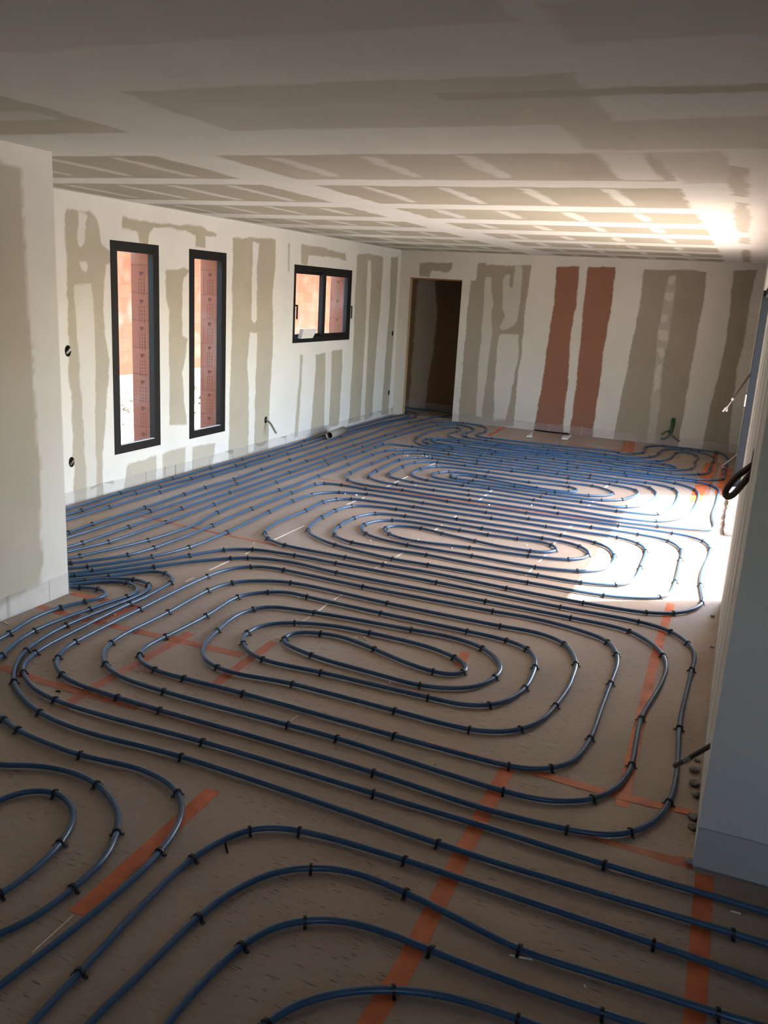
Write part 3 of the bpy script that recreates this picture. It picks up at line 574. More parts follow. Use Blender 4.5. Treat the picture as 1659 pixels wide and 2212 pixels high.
PIPE_PX = {
 'rear': [(64,1183.7),(153.5,1159.7),(324.8,1104.4),(380,1088.3),(511.6,1044.7),(661,996.3),(762.5,962.4),(831.2,940.7),(894.2,921.2),(931.3,912.7),(972.9,912),(1001.3,914),(1037.6,919.8),(1051.2,926.1),(1047.4,932.4),(1027.7,938.8),(1029.9,941.8),(1063,947.3),(1120,954),(1207.5,963.1),(1337.7,978.2),(1340,980.2),(1363.5,980.5),(1385.4,978.9),(1393.3,977),(1391.7,972.3),(1394.9,966),(1409,963.4),(1434,963.7),(1490.5,970),(1548.4,977),(1565.7,983.3),(1572.7,991.1),(1569.6,1005.2),(1566.1,1014.6),(1563.8,1025.6),(1565.7,1032.7),(1559.4,1036.1),(1528.1,1037.4),(1478.7,1032.7),(1398.8,1023.6),(1320.5,1013.3),(1225.6,1001.3),(1134.5,990.1),(1060.3,981.2),(976.8,970.5),(941.3,966.3),(908.7,961.2),(897.9,956.3),(895.2,951.4),(899.7,946),(926.8,933),(957.5,925.2),(972,923.8),(987.4,923.9),(997,928.8),(984.1,933.3),(970.2,937),(967.5,940),(981,946.5),(998.6,950.2),(1038.9,955.9),(1077.8,960.8),(1186.5,972.7),(1305.2,985.8),(1371.3,993.5),(1417.6,996.6),(1440.3,993.5),(1451.3,988),(1453.6,983.3),(1459.9,978.4),(1485,978),(1505.3,984.9),(1508.9,990.3),(1501.1,999),(1501.7,1005.2),(1492,1013.1),(1465.4,1015.9),(1432.2,1014.2),(1387,1009.9),(1340,1005.2),(1297.7,997.7),(1162,982.2),(1060.6,971.9),(1003.7,963.4),(957.5,959.2),(935.8,955),(931.3,952.7),(933.1,950.2),(948.5,950.7),(993.3,956.7),(1179.7,980),(1243,987.4),(1353.8,1000.2),(1406.1,1006.8),(1434,1010.7),(1452.8,1011.8),(1463,1010.2),(1456,1006.8),(1434.8,1003),(1387,997.7),(1340,993.9),(1333.4,992.3),(1224.2,979.9),(1120,970.3),(1069.7,963),(990.1,950.9),(966.6,948.4),(933.1,947.1),(920.5,948.5),(912.3,950.9),(912.3,954.1),(924.4,958.5),(975.1,965),(1070.6,977.5),(1198.8,991.8),(1340,1009.9),(1370.6,1012.3),(1448.9,1022.2),(1506.9,1025.1),(1528.1,1022.2),(1535.1,1014.6),(1534,1011.5),(1538.7,999),(1545,991.9),(1542.2,988),(1510.8,976.7),(1473.2,971.8),(1434,971.1),(1424.6,975.4),(1420.7,981.7),(1402.7,988),(1387,988.9),(1340,985.6),(1308.8,981.1),(1175,965.6),(1120,961.2),(1050.7,951.8),(1007.3,944.4),(997.7,940.4),(1007.3,935.7),(1024.8,928.5),(1015.4,923),(986.5,917.4),(943.1,919.4),(906,927.9),(851.8,943.5),(782.8,965.8),(700.3,995),(623,1021.4),(496.5,1064.1),(391,1098.8),(276.4,1139),(174.4,1174.3),(147.2,1182.4),(60,1205)],
 'third': [(60,1216),(148.1,1191.8),(233.1,1171.6),(357.4,1128.8),(461,1090.5),(596,1042.2),(660,1020.3),(707.5,1003.2),(745.9,988.5),(782,977.3),(808.8,966.8),(826.9,959.7),(841.4,959.4),(887.9,964.6),(957.5,973.3),(1038.9,984),(1119.3,994.1),(1246.6,1009.9),(1348.5,1022.7),(1436.5,1033.3),(1506.4,1041.6),(1535.6,1048.5),(1549.2,1055.4),(1553.5,1063.2),(1550.8,1069.5),(1546.2,1089.7),(1539,1109.6),(1539,1123.5),(1542.6,1138.2),(1534.3,1145.3),(1499.7,1144.5),(1418.7,1137.4),(1329.3,1127.5),(1259.8,1117.1),(1209.4,1109.7),(1013.7,1080.7),(900,1064.3),(867.8,1058.6),(820.8,1052.6),(766.6,1043.6),(752.1,1037.6),(747.3,1034.8),(746.6,1029.7),(756,1021.9),(801.6,1002.2),(836.3,989.3),(850.8,982.4),(873.3,978.4),(918.8,981.4),(1033.9,995.9),(1163,1012.1),(1276.2,1026.8),(1332.3,1034.7),(1397.4,1043),(1433.6,1049.9),(1453.9,1056),(1462.5,1062.2),(1464.7,1068),(1458.2,1086.8),(1441.6,1102.7),(1421.3,1111.1),(1375.7,1109.5),(1330.9,1104.2),(1260,1095),(1149.7,1079.8),(1060,1066.1),(1014.3,1059.8),(891.4,1042),(854.5,1034.1),(840,1029.2),(839.3,1024.8),(869.7,1008.5),(895.7,999.1),(942,998.6),(1004.2,1005.9),(1108.5,1017.9),(1230.7,1033.8),(1314.3,1046),(1346.8,1052.1),(1371.4,1058.3),(1378.6,1062.9),(1379.4,1067.3),(1361.3,1074.5),(1341.7,1080),(1299.1,1080.7),(1260,1077.4),(1182.2,1067.1),(1012.2,1043.2),(948.5,1033.9),(932.6,1029.7),(931.4,1026.8),(935.5,1023.7),(947.1,1021.1),(970.9,1019.3),(1050.5,1028.7),(1141,1041.9),(1204.7,1048.4),(1228.5,1052),(1243.7,1055.5),(1248.1,1059.3),(1240.8,1062.8),(1225.6,1062.2),(1190.2,1058.8),(1156.9,1053.3),(1060,1036.7),(1031.7,1030.9),(991.9,1026),(977.4,1026.3),(969.5,1028.5),(974.5,1032.2),(987.6,1034.6),(1020.8,1038.1),(1112.8,1051.2),(1200,1063.5),(1269.2,1070.8),(1296.2,1071.5),(1317.9,1069.2),(1325.8,1065.8),(1317.9,1061.1),(1303.4,1055.6),(1278.8,1049.5),(1224.2,1042.9),(1132.3,1030.9),(1052.7,1019.7),(984.7,1010.9),(944.9,1007.9),(926.8,1008.9),(906.5,1014.1),(889.2,1021.5),(887,1024.4),(889.2,1027.3),(905.1,1033.8),(925.4,1038.1),(999.1,1048.7),(1055.6,1055.5),(1166.3,1073),(1254.6,1084.2),(1296.2,1090.9),(1330.9,1096.1),(1352.2,1095.5),(1375.7,1094.3),(1397.4,1086.8),(1415.5,1073.8),(1418.7,1068),(1414.8,1062.2),(1402.5,1053.4),(1375.7,1047),(1336,1041.7),(1270.9,1032.8),(1201.8,1023.3),(1029.8,1002.1),(936.2,990.4),(901.5,988.6),(861,994.4),(839.2,1004.1),(811,1017.7),(796.5,1026.8),(795.1,1030),(797.2,1032.3),(822.5,1041.3),(856.5,1047.1),(939.8,1059.5),(1015.8,1070.2),(1196.3,1096.2),(1277.4,1109.9),(1338.6,1119.6),(1383,1124.7),(1417.7,1126.4),(1455.3,1123),(1485,1112),(1503,1090),(1508.9,1068.7),(1505.3,1062.4),(1500.6,1057.7),(1459.9,1044.4),(1353.7,1028.6),(1224.2,1013.3),(1085.8,996.2),(968.8,981.3),(901.8,973.3),(853.7,972),(832.2,974.4),(802.6,983.3),(750.5,1004.5),(685.8,1029),(620,1053.6),(601.1,1059.2),(531.9,1081.5),(498.1,1095),(471.1,1106.5),(444.1,1119.5),(429.3,1130),(320.8,1167.1),(171.6,1202),(149,1207.4),(60,1224)],
 'second': [(60,1229),(149,1217.7),(279.2,1199.1),(335.3,1182.8),(440,1143.6),(457.9,1135.4),(542.9,1099.2),(629.7,1064.5),(660.6,1053.1),(681.6,1045.9),(697.9,1044.3),(736.7,1047.7),(791,1057.1),(940,1078.8),(968.7,1083.8),(1134.7,1108),(1338.4,1136.2),(1450.9,1152.1),(1488.6,1159.2),(1518.4,1169.2),(1533.5,1183.1),(1531.5,1200.9),(1520.4,1224.8),(1513.6,1248.6),(1513.6,1268.5),(1517.6,1288.3),(1517.6,1301),(1504.5,1314.2),(1482.6,1321.7),(1454,1325.7),(1396,1324.1),(1255.4,1302.2),(1093.8,1271.1),(926.8,1237),(827.3,1220.3),(743,1203.7),(612.1,1177.7),(586.8,1168.6),(576.7,1163.2),(570.5,1153.1),(577.8,1142.2),(601.3,1127.8),(660.2,1103.5),(696.4,1085.1),(728.6,1078.9),(757.9,1077.8),(792.8,1081.9),(895,1095.1),(946.1,1103.3),(1062.9,1120.1),(1178.7,1137.7),(1254.2,1149.3),(1336.9,1162),(1379.4,1175.1),(1393.3,1185.1),(1395.2,1193.8),(1385.3,1220.8),(1375.4,1244.6),(1357.5,1259.7),(1333.7,1264.5),(1297.9,1263.3),(1251,1258.5),(1163.7,1243.8),(1000,1214.9),(922.3,1199.3),(838.9,1187),(759.3,1172.3),(735.8,1164.7),(721.4,1156.2),(719.6,1150.3),(730.4,1138),(763,1119.9),(784.7,1113.5),(807.3,1109.6),(876.9,1115.4),(1042.4,1142),(1169.5,1162.5),(1222.4,1171.9),(1251.4,1180.3),(1267.3,1189),(1272.9,1197),(1266.1,1204.1),(1230.4,1209.3),(1190.7,1206.9),(1142.2,1201.3),(1015.8,1183.8),(875.1,1165.6),(838.9,1153.5),(830.8,1147.5),(829.9,1143),(833.1,1139),(857,1135.8),(875.1,1137.1),(910.2,1141.5),(953.3,1152.7),(1024,1168.5),(1084.4,1181.6),(1147,1190.8),(1170.5,1193.5),(1191,1192.8),(1202.9,1189.8),(1202.3,1184.2),(1189,1176.4),(1166.4,1170.5),(1118.3,1164.8),(1051.7,1155.5),(990.2,1145.3),(893.2,1128.6),(844.3,1123.7),(813.6,1125.8),(787.4,1133.1),(780.1,1138.5),(780.7,1144.8),(791.9,1154.6),(820.8,1164.7),(879.6,1177.9),(1019.9,1201.2),(1152.9,1225.2),(1245.1,1234.3),(1284,1233.5),(1313.8,1224.8),(1327.7,1206.9),(1317.8,1187),(1286.8,1173.1),(1212.5,1156.9),(984,1121.1),(856.1,1100.5),(793.7,1093.3),(761.2,1093.3),(725,1102.7),(694.2,1118.2),(670.7,1134.9),(663.5,1144.8),(667.1,1150.3),(676.2,1157.5),(694.2,1166.5),(724.1,1177.9),(848.3,1208),(923.9,1220.7),(1141,1258.9),(1303.1,1287.1),(1357.5,1291.5),(1424.2,1291.1),(1444.9,1284.4),(1458.8,1256.6),(1469.9,1208.9),(1473.5,1195),(1466.7,1183.1),(1444.9,1169.2),(1378.6,1154.9),(1277.3,1139.4),(1141.8,1121.1),(1051.7,1107.4),(911.3,1086.5),(792.8,1068),(734,1063.8),(705.1,1064.4),(674.4,1068.5),(632.4,1082.5),(579,1107),(488.6,1150.7),(406.3,1183.5),(325.4,1203.6),(190.6,1224.4),(149,1228.9),(60,1236)],
 'front': [(60,1247),(149,1240.3),(196.1,1234.3),(325.4,1215),(413.1,1199.6),(484.1,1188.3),(508.5,1186.9),(547.4,1187.4),(633.3,1199.7),(724.2,1217.1),(943.8,1258.7),(1214.5,1313),(1378.2,1343.2),(1448.9,1364.6),(1486.6,1390),(1501.3,1415.5),(1494.6,1445.2),(1482.6,1498.9),(1475.8,1523.4),(1467.4,1574.8),(1464.1,1648.2),(1457.5,1699.6),(1448.3,1729.7),(1424.4,1765.7),(1395.1,1787),(1362,1800.6),(1303.3,1805.3),(1229.9,1793.2),(1050,1749.2),(803.8,1668.8),(500,1578.4),(349,1536.1),(249.5,1506.1),(173.6,1480.7),(133.8,1459.8),(119.3,1433.4),(124,1421.8),(137.4,1402.6),(165.3,1385.6),(302,1316.2),(448.5,1245.3),(495.5,1229.7),(540.7,1224.3),(593.1,1227.9),(609.2,1230.8),(783.2,1267.7),(1069.6,1322),(1150.9,1336),(1218.5,1352.7),(1278.1,1371),(1313.8,1386.9),(1332.9,1415.5),(1332.9,1439.3),(1319.8,1475),(1296,1539.9),(1276.9,1593.9),(1248.2,1637.2),(1222.5,1653.7),(1190.2,1660.7),(1141.8,1662.9),(1094.1,1654.5),(845.4,1588.5),(519.2,1497),(396.7,1465.9),(332.7,1447.8),(303.8,1429.7),(298.7,1415.3),(314.6,1397.2),(354.4,1377.3),(443,1332.1),(513.6,1289.4),(578.7,1279.7),(625.7,1280.4),(666.4,1290.5),(826.6,1325.9),(1007.4,1363.9),(1093.3,1383.7),(1141,1402.7),(1156.9,1425.4),(1156.1,1441.3),(1135.9,1486.2),(1105.1,1509.5),(1083,1519.7),(1055.5,1524.5),(1006.3,1524.5),(920.6,1506.1),(698.2,1454.3),(571.2,1426.8),(539.8,1411.7),(524.6,1391.8),(521.7,1379.1),(533.3,1367.5),(554.2,1354.9),(590.4,1347.3),(630.2,1345.8),(717,1352),(800.9,1368.3),(934,1400.8),(982.8,1421.4),(1004.5,1433.4),(1010.7,1444.2),(1002.7,1455.8),(973.8,1458.7),(936.9,1452.2),(861.7,1426.1),(805.6,1401.5),(735.1,1375.5),(693.5,1369),(644.7,1365.7),(619.3,1371.9),(609.2,1380.9),(615.7,1391.8),(637.4,1401.5),(676.5,1417.8),(807.4,1455.1),(905.8,1481.1),(988.2,1488.3),(1035.3,1482.2),(1070.3,1464.1),(1083,1446),(1075,1426.1),(1039.6,1399),(970.2,1376.2),(884.1,1360.3),(681.6,1324.1),(579.6,1311.1),(547.9,1315.8),(506.3,1332.1),(469.4,1362.8),(443,1390),(436.9,1411.7),(446.7,1429.7),(469.4,1443.1),(506.3,1455.1),(600,1471.3),(627.7,1477.1),(851.5,1535.7),(1016.1,1577.3),(1078.7,1582.4),(1126,1576.6),(1171.1,1556.5),(1199.4,1526.7),(1233.5,1475.7),(1234.4,1469.1),(1245.1,1436.5),(1238.3,1415.5),(1219.3,1390.8),(1158.9,1367),(1084.7,1353.8),(838.9,1304.2),(632,1259.8),(572.3,1255.4),(502.7,1258.7),(446.7,1277.1),(365.3,1322),(241.2,1387.1),(224.2,1408),(225,1434.1),(253.2,1458.7),(358.8,1495.6),(621.2,1566.5),(724.2,1594.7),(1083,1708.6),(1178.5,1730.8),(1215.2,1731.9),(1279.4,1727.9),(1340,1696),(1365.7,1651.9),(1373.8,1604.2),(1385.2,1550.9),(1417.1,1497.7),(1433,1467.1),(1439.7,1441.3),(1430.2,1412.7),(1397.2,1383.7),(1357.5,1363),(1234.4,1335.2),(1047.2,1298.9),(728.6,1238.1),(626.6,1214.6),(536.2,1205.5),(494,1206.8),(400,1215.5),(328.1,1225.8),(161.7,1244.8),(60,1252)],
 'returning': [(60,1255.5),(150.8,1253.3),(230.4,1247.9),(266.6,1241.2),(320.8,1234.9),(338.9,1234.5),(354.6,1237.1),(369.7,1245.7),(376,1254.8),(373.3,1259.3),(366,1261.3),(338.9,1276.5),(302.7,1295.5),(278.5,1305.3),(180.8,1353.8),(74.1,1411.7),(52.4,1433.4),(46.3,1444.2),(48.8,1453.3),(69.6,1485.1),(115.7,1511.5),(217,1544.8),(439.4,1603.7),(803.8,1714),(1050,1787.7),(1301.5,1866.6),(1659,1973.1),(1747.5,2000.6)],
 'second_return': [(60,1260.5),(150.8,1258),(185.2,1254.8),(248.5,1250.8),(288.3,1251.9),(313.6,1257.5),(323.5,1263.5),(326.3,1268.3),(319,1276.5),(282.9,1294.2),(146.5,1349.5),(90.4,1379.8),(54.2,1407.3),(32.5,1440.6),(28.9,1471.3),(39.8,1497),(83.2,1538.6),(180.8,1580.2),(394.2,1636.3),(952.8,1825.4),(1050,1857.5),(1586,2018.3),(1659,2041.7),(1747.5,2070.4)],
 'left_edge': [(60,1266),(152.7,1264.7),(194.2,1259.3),(248.5,1256.2),(276.9,1259.3),(293.7,1265.6),(300.4,1273.8),(293.7,1282.8),(275.6,1289.1),(190.6,1317.6),(144.7,1333.9),(77.8,1361),(36.2,1386.3),(5.4,1416),(-21.7,1444.2),(-35,1475),(-38,1510),(0,1549),(36.2,1576.6),(108.5,1609.1),(176.1,1633),(253.2,1649.6),(307.4,1663.4),(361.7,1690.5),(384.1,1711.1),(395.3,1739.3),(385.2,1782.7),(347.9,1838.8),(253.2,1931),(0,2129.9),(-150,2240)],
 'left_edge_inner': [(60,1269.5),(150.8,1268.3),(174.4,1268.7),(214.1,1272.3),(230.4,1279.2),(233.1,1286.4),(215.9,1292.7),(179.8,1301.2),(126.6,1314),(72.3,1335.7),(18.1,1370.1),(0,1380.9),(-50,1408),(-95,1470),(-105,1560),(-60,1630),(0,1656.1),(47,1652.5),(90.4,1656.1),(162.7,1670.6),(212.3,1696.7),(249.5,1739.3),(258.2,1768.3),(255,1791.8),(227.8,1855.1),(159.1,1919.1),(72.3,1985.3),(0,2019.6),(-120,2060)],
 'left_loop': [(-110,1990),(0,1935.3),(7.2,1931),(90.4,1865.9),(135.6,1817.1),(162.7,1764.6),(155.5,1739.3),(124.8,1712.9),(54.2,1708.6),(0,1729.2),(-60,1760),(-110,1800)],
 'fg1': [(20,2275),(68.7,2212),(170,2105.3),(303.8,1959.9),(410.5,1858.7),(488.2,1811.7),(538.9,1792.1),(590.4,1788.2),(647.6,1795.4),(753.2,1822.5),(879,1860.5),(1100,1934.6),(1411.6,2039.9),(1659,2129.1),(1747.5,2162.2)],
 'fg2': [(150,2265),(191.7,2212),(289.3,2119.1),(432.2,1979.1),(506.3,1923.8),(590.4,1885.8),(665.6,1875.3),(753.2,1882.2),(869.6,1926.7),(970.2,1976.2),(1100,2043.1),(1130.8,2056.8),(1343.7,2123.6),(1561,2194.1),(1659,2222.7),(1710.8,2239.2)],
 'fg3': [(320,2270),(361.7,2212),(441.2,2119.1),(520.3,2044.9),(590.4,2003.3),(667.4,1988.2),(735.1,1988.9),(825.5,2012.4),(930.4,2054.7),(1100,2120.9),(1296,2187.9),(1417.1,2228.2),(1563.9,2276)],
 'fg4': [(520,2265),(575,2212),(574.1,2207.7),(662.7,2162.5),(753.2,2142.6),(807.4,2138.2),(860.9,2140),(952.1,2149.8),(1100,2195),(1117.9,2202.5),(1233.5,2242.9),(1380.4,2294.3)],
 'wall1': [(60,1123),(144.2,1100.2),(199.1,1084.6),(260.7,1065.2),(373.8,1033.8),(453.4,1011.5),(523.5,992.1),(633.2,960.8),(654.7,953.3),(701,940.7),(840,902.1),(863.5,897.5),(872,894.7)],
 'wall2': [(60,1134),(144.2,1112.5),(175.4,1103),(290.7,1066.4),(412.6,1033.8),(507.4,1006.8),(650.9,963),(703.2,946.1),(840,909.3),(861.7,905.3),(880.1,901.2),(883.5,896.5),(874.4,892.3),(868,890.5)],
 'wall3': [(60,1147),(144.2,1123.3),(238.7,1095.1),(343,1064.2),(456.8,1029.2),(530.2,1007.8),(620.5,980.8),(677.9,963.9),(735,944.1),(764.7,934.2),(840,913.8),(867.1,907.1),(894.8,902.2),(902.4,896.6),(896.1,891.8),(874.4,887.6),(860,884)],
 'door_run': [(90,1170),(145.9,1151.6),(197.4,1133.1),(314.7,1096),(399.2,1067.5),(444.1,1052.8),(504.4,1036),(564,1014.3),(624.9,994),(703.6,968.2),(790.7,940.7),(840,923),(882,913.5),(908.7,908.6),(923.2,904.4),(944.9,900.8),(975.6,896.8),(990,894)],
 'hall_run': [(855,877.5),(874,880.3),(975,892),(995,895)],
}
